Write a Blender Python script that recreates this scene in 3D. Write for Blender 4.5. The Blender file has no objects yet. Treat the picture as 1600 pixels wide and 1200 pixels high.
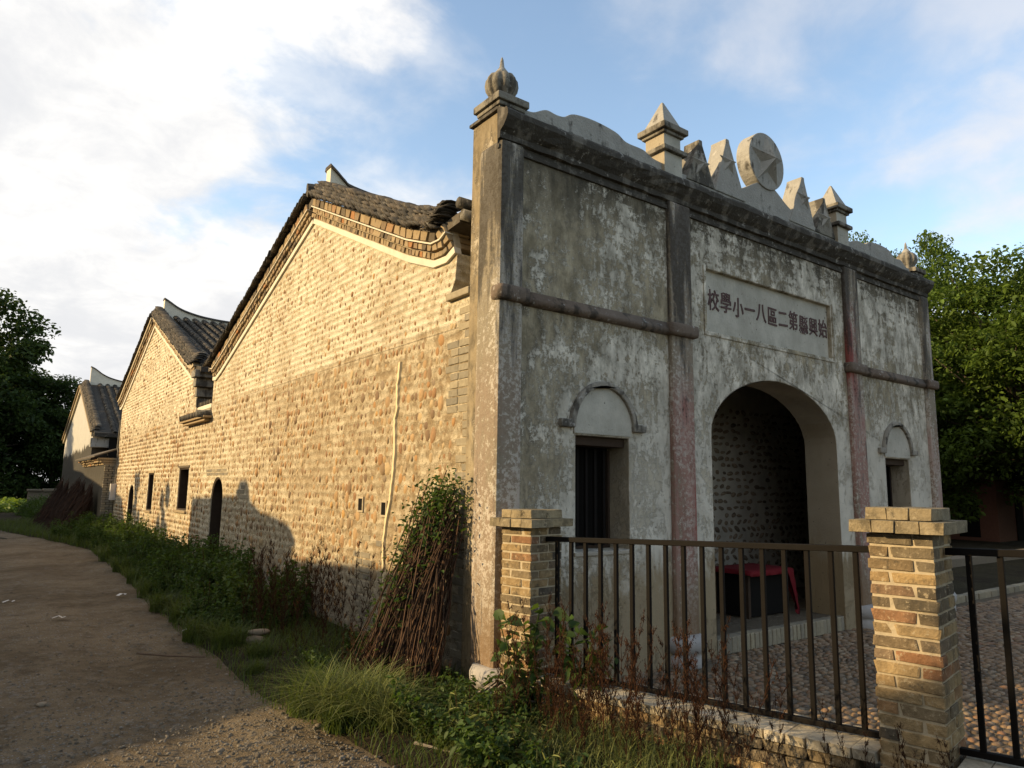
import bpy, bmesh, math, random
import numpy as np
from mathutils import Vector, Matrix
from mathutils.geometry import tessellate_polygon
random.seed(7); RS = np.random.RandomState(11)
D = bpy.data; SC = bpy.context.scene; COL = SC.collection
PI = math.pi

# ------------------------------------------------------------------ camera, sky, sun
F_PX, PITCH, ROLL, YAW = 1105.0, .1465, .0142, .6398
CAM = Vector((-3.391, -4.782, 1.65))
cp, sp = math.cos(PITCH), math.sin(PITCH)
fw = Vector((math.sin(YAW)*cp, math.cos(YAW)*cp, sp)); r0 = Vector((math.cos(YAW), -math.sin(YAW), 0)); u0 = r0.cross(fw)
r1 = r0*math.cos(ROLL)+u0*math.sin(ROLL); u1 = u0*math.cos(ROLL)-r0*math.sin(ROLL)
cd = D.cameras.new('camera'); cam = D.objects.new('camera', cd); COL.objects.link(cam)
cam.matrix_world = Matrix(((r1.x, u1.x, -fw.x, CAM.x), (r1.y, u1.y, -fw.y, CAM.y), (r1.z, u1.z, -fw.z, CAM.z), (0, 0, 0, 1)))
cd.sensor_width = 36; cd.lens = F_PX/1600*36; cd.clip_start = .05; cd.clip_end = 2000
SC.camera = cam

SUN_AZ, SUN_EL = math.radians(27), math.radians(20)      # azimuth from -X towards +Y
SDIR = Vector((-math.cos(SUN_AZ)*math.cos(SUN_EL), math.sin(SUN_AZ)*math.cos(SUN_EL), math.sin(SUN_EL)))
sl = D.lights.new('sun', 'SUN'); sl.energy = 5.0; sl.angle = math.radians(.6); sl.color = (1, .74, .40)
sun = D.objects.new('sun', sl); COL.objects.link(sun); sun.rotation_euler = SDIR.to_track_quat('Z', 'Y').to_euler()
SKY_STRENGTH = .092
world = D.worlds.new('World'); SC.world = world; world.use_nodes = True
SC.view_settings.view_transform = 'Standard'; SC.view_settings.look = 'None'
SC.view_settings.exposure = .45; SC.view_settings.gamma = 1; SC.view_settings.use_curve_mapping = False
SC.render.resolution_x = 1024; SC.render.resolution_y = 768
SC.cycles.max_bounces = 6

class NT:
    def __init__(s, tree):
        s.t = tree; tree.nodes.clear()
    def n(s, typ, ins=None, **kw):
        nd = s.t.nodes.new(typ)
        for k, v in kw.items(): setattr(nd, k, v)
        for k, v in (ins or {}).items(): s.put(nd.inputs[k], v)
        return nd
    def put(s, sock, v):
        if isinstance(v, bpy.types.NodeSocket): s.t.links.new(v, sock)
        elif isinstance(v, bpy.types.Node): s.t.links.new(v.outputs[0], sock)
        else:
            if hasattr(sock.default_value, '__len__') and not hasattr(v, '__len__'): v = (v,)*len(sock.default_value)
            if hasattr(v, '__len__') and len(sock.default_value) == 4 and len(v) == 3: v = (*v, 1)
            sock.default_value = v
    def m(s, op, a, b=0., c=None, clamp=False):
        nd = s.t.nodes.new('ShaderNodeMath'); nd.operation = op; nd.use_clamp = clamp
        s.put(nd.inputs[0], a); s.put(nd.inputs[1], b)
        if c is not None: s.put(nd.inputs[2], c)
        return nd.outputs[0]
    def vm(s, op, a, b=(0, 0, 0)):
        nd = s.t.nodes.new('ShaderNodeVectorMath'); nd.operation = op
        s.put(nd.inputs[0], a); s.put(nd.inputs[1], b)
        return nd.outputs['Value'] if op == 'DOT_PRODUCT' else nd.outputs[0]
    def noise(s, vec, scale, detail=4, rough=.55, dist=0):
        return s.n('ShaderNodeTexNoise', {'Vector': vec, 'Scale': scale, 'Detail': detail, 'Roughness': rough, 'Distortion': dist}).outputs['Fac']
    def ss(s, v, a, b, lo=0., hi=1.):
        nd = s.t.nodes.new('ShaderNodeMapRange'); nd.interpolation_type = 'SMOOTHSTEP'
        for k, x in zip(range(5), (v, a, b, lo, hi)): s.put(nd.inputs[k], x)
        return nd.outputs[0]
    def mix(s, f, a, b, mode='MIX'):
        nd = s.t.nodes.new('ShaderNodeMix'); nd.data_type = 'RGBA'; nd.blend_type = mode
        s.put(nd.inputs[0], f); s.put(nd.inputs[6], a); s.put(nd.inputs[7], b)
        return nd.outputs[2]
    def ramp(s, f, stops):
        nd = s.t.nodes.new('ShaderNodeValToRGB'); s.put(nd.inputs[0], f)
        e = nd.color_ramp.elements
        while len(e) < len(stops): e.new(.5)
        for el, (p, c) in zip(e, stops): el.position = p; el.color = (*c, 1)
        return nd.outputs[0]
    def pos(s): return s.n('ShaderNodeNewGeometry').outputs['Position']
    def rnd(s):
        a = s.n('ShaderNodeNewGeometry').outputs['Random Per Island']; b = s.n('ShaderNodeObjectInfo').outputs['Random']
        return s.m('FRACT', s.m('ADD', a, b))

# world: Nishita sky with banks of cloud, thick towards the sun, thin wisps away from it
w = NT(world.node_tree)
sky = w.n('ShaderNodeTexSky', sky_type='NISHITA'); sky.sun_disc = False
sky.sun_elevation = SUN_EL; sky.sun_rotation = -(PI/2-SUN_AZ); sky.air_density = 1.0; sky.dust_density = 1.2; sky.ozone_density = 1.5
gd = w.n('ShaderNodeTexCoord').outputs['Generated']
sx = w.n('ShaderNodeSeparateXYZ', {0: gd})
el = w.m('MAXIMUM', sx.outputs[2], .0)
inv = w.m('DIVIDE', 1., w.m('ADD', el, .28))
cvec = w.vm('MULTIPLY', gd, w.n('ShaderNodeCombineXYZ', {0: inv, 1: inv, 2: 0.6}))
left = w.vm('DOT_PRODUCT', gd, (SDIR.x, SDIR.y, 0))                    # 1 towards the sun, -1 away
n1 = w.noise(w.vm('ADD', cvec, (3.1, .4, 0)), 1.9, 7, .56, .25)
n2 = w.noise(w.vm('ADD', cvec, (8.3, 5.2, 1)), 5.5, 6, .6, .3)
n3 = w.noise(w.vm('ADD', cvec, (1.3, 7.2, 2)), 2.2, 5, .5)
lowb = w.ss(el, .50, .18)
cov = w.m('ADD', w.ss(left, -.42, .75, -.12, .42), w.m('MULTIPLY', lowb, w.ss(left, -.60, -.05, .02, .17)))
dens = w.m('ADD', w.m('ADD', w.m('MULTIPLY', n1, .8), w.m('MULTIPLY', n2, .25)), cov)
mask = w.ss(dens, .60, .78)
wisp = w.m('MULTIPLY', w.ss(w.m('ADD', w.m('MULTIPLY', n3, .7), w.m('MULTIPLY', n2, .3)), .42, .64), w.ss(el, .66, .30, .40, .82))
mask = w.m('MAXIMUM', mask, wisp)
shade = w.ss(w.m('ADD', w.m('MULTIPLY', n2, .6), w.m('MULTIPLY', n3, .4)), .35, .65)
ccol = w.mix(shade, (6.8, 6.85, 7.0), (9.3, 9.1, 8.75))
ccol = w.mix(w.ss(left, -.6, .3), w.mix(.6, ccol, (6.6, 6.2, 6.3)), ccol)
glow = w.mix(w.ss(left, .45, .98), ccol, (9.4, 8.9, 8.1))
skyc = w.mix(w.ss(sx.outputs[2], -.06, .0), (.6, .6, .5), w.mix(mask, w.mix(1., sky, (2.95, 2.76, 2.48), 'MULTIPLY'), glow))
bg = w.n('ShaderNodeBackground', {'Color': skyc, 'Strength': SKY_STRENGTH})
w.t.links.new(bg.outputs[0], w.n('ShaderNodeOutputWorld').inputs[0])

# ------------------------------------------------------------------ materials
def material(name):
    m = D.materials.new(name); m.use_nodes = True
    return m, NT(m.node_tree)
def finish(g, col, rough=.85, bump=None, bstr=.5, bdist=.02, spec=.25, transl=None, metal=0):
    ins = {'Base Color': col, 'Roughness': rough, 'Specular IOR Level': spec, 'Metallic': metal}
    b = g.n('ShaderNodeBsdfPrincipled', ins)
    if bump is not None:
        bn = g.n('ShaderNodeBump', {'Height': bump, 'Strength': bstr, 'Distance': bdist}); g.t.links.new(bn.outputs[0], b.inputs['Normal'])
    out = g.n('ShaderNodeOutputMaterial')
    sh = b.outputs[0]
    if transl is not None:
        tr = g.n('ShaderNodeBsdfTranslucent', {'Color': transl})
        mx = g.n('ShaderNodeMixShader', {0: .35}); g.t.links.new(sh, mx.inputs[1]); g.t.links.new(tr.outputs[0], mx.inputs[2]); sh = mx.outputs[0]
    g.t.links.new(sh, out.inputs[0])

def m_plaster(name, mott=1., white=(.74, .70, .61), olive=(.275, .238, .168), grime=1.0, bias=0.):
    m, g = material(name); P = g.pos(); s = g.n('ShaderNodeSeparateXYZ', {0: P}); X, Z = s.outputs[0], s.outputs[2]
    Ps = g.vm('MULTIPLY', P, (1, 1, .45))
    big = g.noise(P, .9, 4, .55); mid = g.noise(Ps, 5.5, 9, .68, .3); strk = g.noise(g.vm('MULTIPLY', P, (6, 6, .7)), 1., 6, .6); fine = g.noise(P, 45, 5, .65)
    course = g.noise(g.vm('MULTIPLY', P, (2.2, 2.2, 9)), 1., 5, .6)
    # whitewash left in patches, less of it higher up and near the left corner; the left side face is toned separately
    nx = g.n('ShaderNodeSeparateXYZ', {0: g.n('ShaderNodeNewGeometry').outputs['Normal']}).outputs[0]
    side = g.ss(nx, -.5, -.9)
    zb = g.ss(Z, 1.2, 4.7, .085, -.015)
    xb = g.ss(X, .0, 2.2, -.05, .025)
    flk = g.m('ADD', g.m('MULTIPLY', g.noise(g.vm('MULTIPLY', P, (1, 1, .8)), 20, 10, .78), .72), g.m('MULTIPLY', g.noise(g.vm('MULTIPLY', P, (1, 1, 1.6)), 62, 5, .7), .28))
    up = g.ss(Z, 3.3, 3.8)
    v = g.m('ADD', g.m('ADD', g.m('MULTIPLY', flk, .85), g.m('MULTIPLY', mid, .50)), g.m('ADD', g.m('MULTIPLY', big, .40), g.m('MULTIPLY', course, g.m('ADD', .12, g.m('MULTIPLY', up, .25)))))
    v = g.m('SUBTRACT', v, g.m('MULTIPLY', up, .085))
    v = g.m('ADD', g.m('ADD', v, g.m('MULTIPLY', side, .0)), g.m('ADD', g.m('ADD', zb, xb), bias))
    peel = g.ss(v, .965, 1.0)
    soft = g.ss(v, .84, 1.10)
    ol = g.mix(fine, tuple(c*.72 for c in olive), tuple(c*1.32 for c in olive))
    ol = g.mix(g.ss(strk, .35, .75, 0, .5), ol, tuple(c*1.9 for c in olive))
    wh = g.mix(g.ss(g.noise(P, 3, 6, .6), .3, .75), tuple(c*.62 for c in white), white)
    c = g.mix(g.m('MAXIMUM', g.m('MULTIPLY', peel, .85), g.m('MULTIPLY', soft, .28)), ol, wh)
    rg = g.m('MULTIPLY', g.m('MAXIMUM', g.ss(Z, 1.9, 3.0), g.m('MULTIPLY', g.ss(X, 1.15, .5), .9)), mott)
    c = g.mix(g.m('MULTIPLY', g.m('SUBTRACT', 1., rg), .50 if mott > .5 else .2), c, g.mix(g.ss(g.noise(P, 2.2, 7, .62), .3, .7), (.44, .405, .33), (.64, .59, .485)))
    c = g.mix(rg, c, g.mix(1., c, g.mix(g.ss(g.noise(g.vm('MULTIPLY', P, (1, 1, .5)), 5, 9, .74), .36, .64), (.60, .58, .53), (1.32, 1.30, 1.26)), 'MULTIPLY'))
    blk = g.m('MULTIPLY', g.ss(g.m('ADD', g.m('MULTIPLY', g.noise(g.vm('MULTIPLY', P, (1, 1, .6)), 2.6, 8, .68), .8), g.ss(Z, 3.0, 4.7, -.03, .10)), .47, .56), g.ss(nx, -.9, -.3, .3, .7))
    c = g.mix(g.m('MULTIPLY', g.m('MULTIPLY', blk, g.m('MULTIPLY', rg, .72)), g.ss(v, 1.03, .95, .10, 1.)), c, (.085, .077, .058))
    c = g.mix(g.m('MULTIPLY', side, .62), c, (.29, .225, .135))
    # damp foot of the wall
    damp = g.m('MULTIPLY', g.ss(g.m('ADD', Z, g.m('MULTIPLY', g.m('SUBTRACT', mid, .5), 1.3)), 1.12, .72), .85)
    c = g.mix(damp, c, g.mix(big, (.19, .135, .068), (.33, .245, .135)))
    # black mould washing down under the cornice and the string course
    top = g.m('MULTIPLY', g.ss(g.m('ADD', Z, g.m('MULTIPLY', g.m('SUBTRACT', strk, .5), 1.8)), 3.9, 4.8), g.ss(nx, -.9, -.3, .25, 1.))
    band = g.m('MULTIPLY', g.ss(Z, 2.3, 3.2), g.ss(Z, 3.28, 3.2)); band = g.m('MULTIPLY', band, g.ss(strk, .5, .72, 0, .8))
    lft = g.m('MULTIPLY', g.m('MULTIPLY', g.ss(X, 1.1, .2), g.ss(Z, .3, 1.4)), g.ss(mid, .42, .6, 0, .75))
    mould = g.m('MAXIMUM', g.m('MAXIMUM', g.m('MULTIPLY', top, .80), g.m('MULTIPLY', band, .7)), g.m('MULTIPLY', lft, .75))
    mould = g.m('MULTIPLY', mould, g.m('MULTIPLY', g.ss(v, 1.04, .93, .12, 1.), grime), clamp=True)
    c = g.mix(mould, c, (.032, .029, .024))
    c = g.mix(g.ss(g.noise(P, 26, 3, .5), .69, .73, 0, .75), c, (.06, .05, .04))
    finish(g, c, .92, g.m('ADD', g.m('ADD', g.m('MULTIPLY', peel, .45), g.m('MULTIPLY', mid, 1.0)), g.m('MULTIPLY', fine, .35)), .7, .025, .15)
    return m
def m_column(name):
    m, g = material(name); P = g.pos(); Z = g.n('ShaderNodeSeparateXYZ', {0: P}).outputs[2]
    strk = g.noise(g.vm('MULTIPLY', P, (7, 7, .8)), 1., 7, .62); mid = g.noise(P, 7, 8, .7); big = g.noise(g.vm('MULTIPLY', P, (2.5, 2.5, .7)), 1, 4, .5)
    flk = g.noise(P, 22, 9, .78)
    Xc = g.n('ShaderNodeSeparateXYZ', {0: P}).outputs[0]; inner = g.m('MULTIPLY', g.ss(Xc, .5, 1.2, .30, 1.), g.ss(Xc, 7.7, 7.2, .55, 1.)); p3 = g.m('MULTIPLY', g.m('MULTIPLY', g.ss(Xc, 5.2, 5.4), g.ss(Xc, 6.0, 5.85)), g.ss(Z, 4.45, 4.0))
    pinkz = g.m('MULTIPLY', g.m('MULTIPLY', g.m('MAXIMUM', g.ss(Z, 3.1, 2.3, .2, 1.), p3), g.ss(Z, .5, 1.1, .5, 1.)), inner)
    c = g.mix(fine_ := g.noise(P, 40, 4, .6), (.20, .175, .125), (.31, .275, .205))
    wv = g.m('ADD', g.m('MULTIPLY', flk, .8), g.m('MULTIPLY', big, .5))
    c = g.mix(g.m('MULTIPLY', g.ss(wv, .640, .67), .85), c, (.50, .465, .40))
    pk = g.m('MULTIPLY', g.ss(g.m('ADD', g.m('MULTIPLY', strk, .7), g.m('MULTIPLY', mid, .4)), .38, .53), pinkz)
    c = g.mix(g.m('MULTIPLY', g.m('MULTIPLY', pk, .72), g.ss(flk, .62, .46, .35, 1.)), c, g.mix(g.ss(strk, .3, .7), (.20, .075, .06), (.38, .20, .17)))
    c = g.mix(g.m('MULTIPLY', g.ss(g.m('ADD', big, g.m('MULTIPLY', flk, .3)), .70, .82), pinkz), c, (.26, .075, .06))
    c = g.mix(g.m('MULTIPLY', g.ss(Z, 1.0, .3), .8), c, (.20, .13, .075))
    dark = g.m('MULTIPLY', g.ss(g.m('ADD', g.m('MULTIPLY', strk, .7), g.m('ADD', g.m('MULTIPLY', flk, .3), g.ss(Z, 1.6, 4.5, -.08, .09))), .50, .60), .85)
    c = g.mix(dark, c, (.045, .040, .034))
    finish(g, c, .9, g.m('ADD', mid, g.m('MULTIPLY', g.noise(P, 30, 5, .7), .6)), .8, .02, .15)
    return m
def m_cement(name, base=(.30, .285, .255), dark=.5):
    m, g = material(name); P = g.pos()
    mid = g.noise(P, 5, 8, .66); fine = g.noise(P, 40, 4, .6); strk = g.noise(g.vm('MULTIPLY', P, (8, 8, 1.5)), 1., 6, .6)
    c = g.mix(mid, tuple(x*.6 for x in base), tuple(x*1.3 for x in base))
    c = g.mix(g.ss(g.m('ADD', g.m('MULTIPLY', mid, .5), g.m('MULTIPLY', strk, .5)), .62-.25*dark, .72-.25*dark, 0, .85), c, (.045, .040, .033))
    c = g.mix(g.ss(g.noise(P, 12, 6, .7), .60, .66, 0, .55), c, (.46, .44, .40))
    finish(g, c, .92, g.m('ADD', mid, g.m('MULTIPLY', fine, .5)), .7, .02, .15)
    return m
def m_mortar(name):
    m, g = material(name); P = g.pos(); s = g.n('ShaderNodeSeparateXYZ', {0: P}); Y, Z = s.outputs[1], s.outputs[2]
    big = g.noise(P, .8, 5, .6); mid = g.noise(P, 9, 8, .7); fine = g.noise(P, 60, 5, .7)
    upr = g.ss(Z, 3.12, 3.13)
    zz = g.m('ADD', Z, g.m('MULTIPLY', g.m('SUBTRACT', mid, .5), .045))
    ph1 = g.m('MULTIPLY', g.m('SUBTRACT', zz, .1), 2*PI/.102); ph2 = g.m('MULTIPLY', g.m('SUBTRACT', zz, 3.16), 2*PI/.0816)
    ph = g.m('ADD', g.m('MULTIPLY', ph1, g.m('SUBTRACT', 1., upr)), g.m('MULTIPLY', ph2, upr))
    row = g.m('MULTIPLY', g.m('ADD', g.m('COSINE', ph), 1.), -.5)          # 0 between the stone rows, -1 along them
    grit = g.noise(P, 130, 4, .75)
    up = g.ss(g.m('ADD', Z, g.m('MULTIPLY', g.m('SUBTRACT', big, .5), .25)), 3.12, 3.20)
    lo = g.mix(g.ss(mid, .40, .60), (.33, .25, .15), (.61, .525, .37))
    hi = g.mix(g.ss(mid, .34, .56), (.46, .375, .235), (.76, .69, .53))
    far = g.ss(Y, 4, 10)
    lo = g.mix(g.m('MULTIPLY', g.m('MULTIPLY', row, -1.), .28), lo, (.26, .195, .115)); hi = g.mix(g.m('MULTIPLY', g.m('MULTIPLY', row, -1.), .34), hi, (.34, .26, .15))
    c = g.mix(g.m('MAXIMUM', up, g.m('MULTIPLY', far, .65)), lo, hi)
    c = g.mix(g.ss(big, .42, .7, 0, .45), c, (.36, .28, .175))
    c = g.mix(g.m('MULTIPLY', g.ss(g.m('ADD', Z, g.m('MULTIPLY', big, 1.2)), 1.5, .7), .55), c, (.30, .27, .22))
    strk = g.noise(g.vm('MULTIPLY', P, (5, 5, .5)), 1., 5, .6)
    c = g.mix(g.m('MULTIPLY', g.ss(strk, .60, .80), .45), c, (.14, .12, .09))
    c = g.mix(g.ss(g.noise(P, 34, 3, .6), .64, .70, 0, .8), c, (.12, .08, .045))
    c = g.mix(1., c, g.mix(g.ss(grit, .3, .7), (.70, .68, .64), (1.28, 1.28, 1.28)), 'MULTIPLY')
    finish(g, c, .95, g.m('ADD', g.m('ADD', g.m('MULTIPLY', mid, .8), g.m('ADD', g.m('MULTIPLY', fine, .5), g.m('MULTIPLY', grit, .25))), g.m('MULTIPLY', row, -.0 if False else .30)), 1., .035, .1)
    return m
def m_random(name, stops, rough=.8, nz=14, var=.45, bstr=.5, spec=.25, stain=None, smear=None):
    m, g = material(name); P = g.pos(); r = g.rnd()
    c = g.ramp(r, stops); n = g.noise(P, nz, 6, .65)
    c = g.mix(1., c, g.mix(n, (1-var,)*3, (1+var,)*3), 'MULTIPLY')
    if stain: c = g.mix(g.ss(g.noise(P, nz*.6, 6, .7), .56, .66, 0, .7), c, stain)
    if smear:
        c = g.mix(g.ss(g.noise(P, 5.5, 5, .65), .50, .66, 0, .55), c, tuple(x*.8 for x in stain))
        c = g.mix(g.ss(g.noise(P, 34, 7, .74), .57, .63, 0, .75), c, smear)
    finish(g, c, rough, g.m('ADD', n, g.m('MULTIPLY', g.noise(P, nz*5, 4, .6), .5)), bstr, .01, spec)
    return m
def m_simple(name, col, rough=.7, nz=20, var=.3, bstr=.3, spec=.3, transl=None, island=0., metal=0):
    m, g = material(name); P = g.pos(); n = g.noise(P, nz, 5, .6)
    c = g.mix(1., col, g.mix(n, (1-var,)*3, (1+var,)*3), 'MULTIPLY')
    if island: c = g.mix(1., c, g.mix(g.rnd(), (1-island, 1-island, 1-island), (1+island, 1+island*.8, 1+island*.3)), 'MULTIPLY')
    finish(g, c, rough, n, bstr, .01, spec, transl, metal)
    return m
def m_ground(name, a, b, pebb, rough=.95):
    m, g = material(name); P = g.pos()
    big = g.noise(P, .6, 5, .6); mid = g.noise(P, 6, 8, .7); fine = g.noise(P, 70, 4, .7)
    c = g.mix(g.ss(g.m('ADD', g.m('MULTIPLY', big, .6), g.m('MULTIPLY', mid, .4)), .38, .62), a, b)
    vo = g.n('ShaderNodeTexVoronoi', {'Vector': P, 'Scale': 38.}); vc = vo.outputs['Color']; vd = vo.outputs['Distance']
    st = g.m('MULTIPLY', g.ss(vd, .42, .25), g.ss(g.n('ShaderNodeSeparateColor', {0: vc}).outputs[0], .52, .60))
    st = g.m('MULTIPLY', st, g.ss(big, .40, .58))
    c = g.mix(st, c, g.mix(g.n('ShaderNodeSeparateColor', {0: vc}).outputs[1], tuple(x*.6 for x in pebb), tuple(x*1.25 for x in pebb)))
    c = g.mix(g.ss(mid, .62, .70, 0, .6), c, tuple(x*.45 for x in a))
    vb = g.n('ShaderNodeTexVoronoi', {'Vector': g.vm('ADD', P, g.n('ShaderNodeCombineXYZ', {0: g.m('MULTIPLY', mid, .12), 1: g.m('MULTIPLY', big, .2), 2: 0.})), 'Scale': 11.})
    lump = g.m('MULTIPLY', g.ss(vb.outputs['Distance'], .55, .15), g.ss(g.noise(P, 1.4, 4, .6), .42, .62))
    c = g.mix(g.m('MULTIPLY', lump, .35), c, pebb)
    c = g.mix(g.ss(g.noise(P, 2.3, 7, .7), .55, .68, 0, .5), c, tuple(x*.55 for x in a))
    c = g.mix(1., c, g.mix(g.ss(g.noise(P, 150, 3, .7), .32, .68), (.72, .72, .72), (1.28, 1.28, 1.28)), 'MULTIPLY')
    finish(g, c, rough, g.m('ADD', g.m('ADD', g.m('ADD', mid, g.m('MULTIPLY', lump, .5)), g.m('MULTIPLY', st, .4)), g.m('MULTIPLY', fine, .35)), 1., .05, .12)
    return m

M = {}
M['facade'] = m_plaster('facade_plaster')
M['panel'] = m_plaster('sign_plaster', mott=.12, white=(.56, .54, .47), olive=(.27, .24, .17), grime=.25, bias=.16)
M['jamb'] = m_plaster('jamb_plaster', mott=.2, white=(.46, .42, .35), olive=(.24, .19, .12), grime=.1, bias=.1)
M['column'] = m_column('faded_red_column')
M['cornice'] = m_cement('sooty_cornice', (.17, .155, .13), .85)
M['cement'] = m_cement('weathered_cement', (.34, .325, .29), .35)
M['cement_dark'] = m_cement('mossy_cement', (.24, .22, .18), .62)
M['hood'] = m_cement('hood_plaster', (.30, .275, .23), .48)
M['band'] = m_cement('string_course_red', (.175, .135, .105), .5)
M['base_stone'] = m_simple('pale_base_stone', (.36, .34, .32), .85, 9, .35)
M['mortar'] = m_mortar('lime_mortar')
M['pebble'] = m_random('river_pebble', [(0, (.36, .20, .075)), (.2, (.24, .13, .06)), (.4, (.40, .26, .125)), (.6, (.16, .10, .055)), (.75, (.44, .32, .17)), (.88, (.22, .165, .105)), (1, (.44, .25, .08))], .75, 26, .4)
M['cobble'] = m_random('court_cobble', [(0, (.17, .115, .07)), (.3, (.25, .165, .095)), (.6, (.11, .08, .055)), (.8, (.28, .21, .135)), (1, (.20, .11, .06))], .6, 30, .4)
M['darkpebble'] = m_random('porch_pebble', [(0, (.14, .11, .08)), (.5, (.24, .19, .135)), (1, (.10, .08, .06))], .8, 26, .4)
M['brick'] = m_random('grey_tan_brick', [(0, (.33, .235, .12)), (.2, (.24, .175, .095)), (.38, (.15, .122, .082)), (.5, (.36, .25, .12)), (.62, (.095, .08, .06)), (.78, (.29, .20, .10)), (.9, (.26, .135, .07)), (1, (.17, .135, .09))], .92, 17, .75, 1., .1, (.07, .06, .045), (.40, .33, .22))
M['coping'] = m_random('pale_coping_brick', [(0, (.44, .385, .29)), (.5, (.36, .31, .225)), (1, (.50, .44, .335))], .92, 15, .4, .8, .1, (.12, .105, .08), (.5, .45, .36))
M['capbrick'] = m_random('dirty_cap_brick', [(0, (.27, .215, .13)), (.4, (.18, .15, .10)), (.7, (.31, .245, .145)), (1, (.22, .18, .115))], .92, 15, .7, 1., .1, (.05, .045, .034), (.36, .30, .20))
M['greybrick'] = m_random('grey_brick', [(0, (.28, .24, .17)), (.4, (.20, .18, .14)), (.7, (.33, .28, .19)), (1, (.24, .21, .16))], .9, 22, .4, .6, .1)
M['corbel'] = m_random('corbel_brick', [(0, (.34, .255, .15)), (.3, (.25, .185, .11)), (.6, (.38, .29, .175)), (.8, (.11, .09, .065)), (.92, (.30, .21, .125)), (1, (.36, .17, .07))], .9, 22, .35, .5, .1)
M['bmortar'] = m_simple('brick_mortar', (.42, .35, .24), .95, 30, .35, .6, .1)
M['whiteband'] = m_simple('white_lime_band', (.62, .565, .45), .9, 7, .25, .4, .1)
M['tile'] = m_random('dark_roof_tile', [(0, (.045, .040, .034)), (.35, (.075, .066, .052)), (.6, (.03, .028, .025)), (.85, (.12, .10, .075)), (1, (.05, .04, .032))], .85, 18, .5, .5, .15, (.17, .16, .13))
M['metal'] = m_simple('brown_black_paint', (.006, .0048, .004), .7, 12, .4, .15, .12)
M['iron'] = m_simple('dark_window_bar', (.012, .010, .009), .8, 12, .3, .15, .1)
M['oldwood'] = m_simple('old_dark_wood', (.10, .065, .04), .8, 12, .5)
M['darkwood'] = m_simple('dark_stained_wood', (.045, .028, .017), .85, 10, .4)
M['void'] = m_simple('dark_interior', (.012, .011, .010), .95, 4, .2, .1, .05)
M['letter'] = m_simple('faded_maroon_letter', (.105, .062, .058), .85, 25, .45)
M['cloth'] = m_simple('red_cloth', (.13, .004, .008), .85, 6, .2)
M['road'] = m_ground('dirt_road', (.108, .081, .050), (.215, .168, .110), (.27, .26, .24))
M['soil'] = m_ground('verge_soil', (.026, .020, .012), (.045, .038, .02), (.08, .07, .055))
M['field'] = m_ground('open_ground', (.06, .075, .025), (.11, .115, .04), (.13, .12, .07))
M['court'] = m_ground('court_bed', (.13, .105, .075), (.19, .15, .10), (.25, .22, .17))
M['porchwall'] = m_simple('dusty_porch_lime', (.40, .38, .33), .95, 5, .45, .8, .1)
M['white_house'] = None
M['leaf'] = m_simple('leaf_green', (.046, .085, .018), .6, 3, .35, .1, .3, (.10, .16, .018), .45)
M['leaf_dark'] = m_simple('leaf_dark_green', (.050, .090, .020), .6, 3, .35, .1, .3, (.09, .155, .018), .5)
M['leaf_far'] = m_simple('tree_leaf_shady', (.042, .068, .020), .6, .6, .45, .1, .2, (.06, .095, .016), .5)  # darker leaf: shade of the far trees is in the colour
M['leaf_tree'] = m_simple('tree_leaf', (.070, .118, .025), .6, .8, .55, .1, .2, (.14, .21, .022), .6)
M['grass'] = m_simple('grass_blade', (.050, .083, .018), .6, 3, .4, .1, .3, (.15, .20, .03), .5)
M['grass_pale'] = m_simple('grass_blade_pale', (.15, .175, .060), .6, 3, .4, .1, .3, (.20, .24, .06), .55)
M['crop'] = m_simple('crop_green', (.13, .20, .03), .6, 1, .4, .1, .3, (.2, .28, .03), .4)
M['dry'] = m_simple('dry_weed', (.050, .024, .014), .9, 8, .45, .1, .1, None, .5)
M['brush'] = m_random('brushwood_twig', [(0, (.075, .040, .023)), (.4, (.042, .026, .017)), (.7, (.115, .062, .034)), (1, (.03, .02, .014))], .8, 30, .4)
M['brush_shaded'] = m_random('brushwood_twig_shaded', [(0, (.055, .028, .016)), (.5, (.03, .017, .011)), (1, (.08, .038, .02))], .85, 30, .4)  # darker twig copy; shade on the far bundles is put into the colour
M['bark'] = m_simple('tree_bark', (.09, .07, .05), .9, 6, .5, .8)
M['stone'] = m_random('loose_stone', [(0, (.17, .14, .10)), (.5, (.24, .195, .14)), (1, (.13, .11, .085))], .85, 20, .4)
M['gravel'] = m_random('road_gravel', [(0, (.12, .10, .07)), (.4, (.18, .155, .12)), (.7, (.09, .072, .05)), (1, (.22, .19, .15))], .85, 40, .3)
M['wicker'] = m_random('grey_wicker', [(0, (.30, .26, .21)), (.5, (.22, .185, .145)), (1, (.36, .31, .25))], .85, 40, .3)
M['ochre'] = m_simple('ochre_mortar_line', (.66, .54, .33), .9, 14, .2, .4, .1)
M['litter'] = m_simple('pale_litter', (.55, .52, .48), .7, 10, .2)
M['redbrick_dark'] = m_random('old_red_brick', [(0, (.16, .07, .045)), (.5, (.11, .055, .04)), (1, (.19, .09, .06))], .9, 12, .35)

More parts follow.
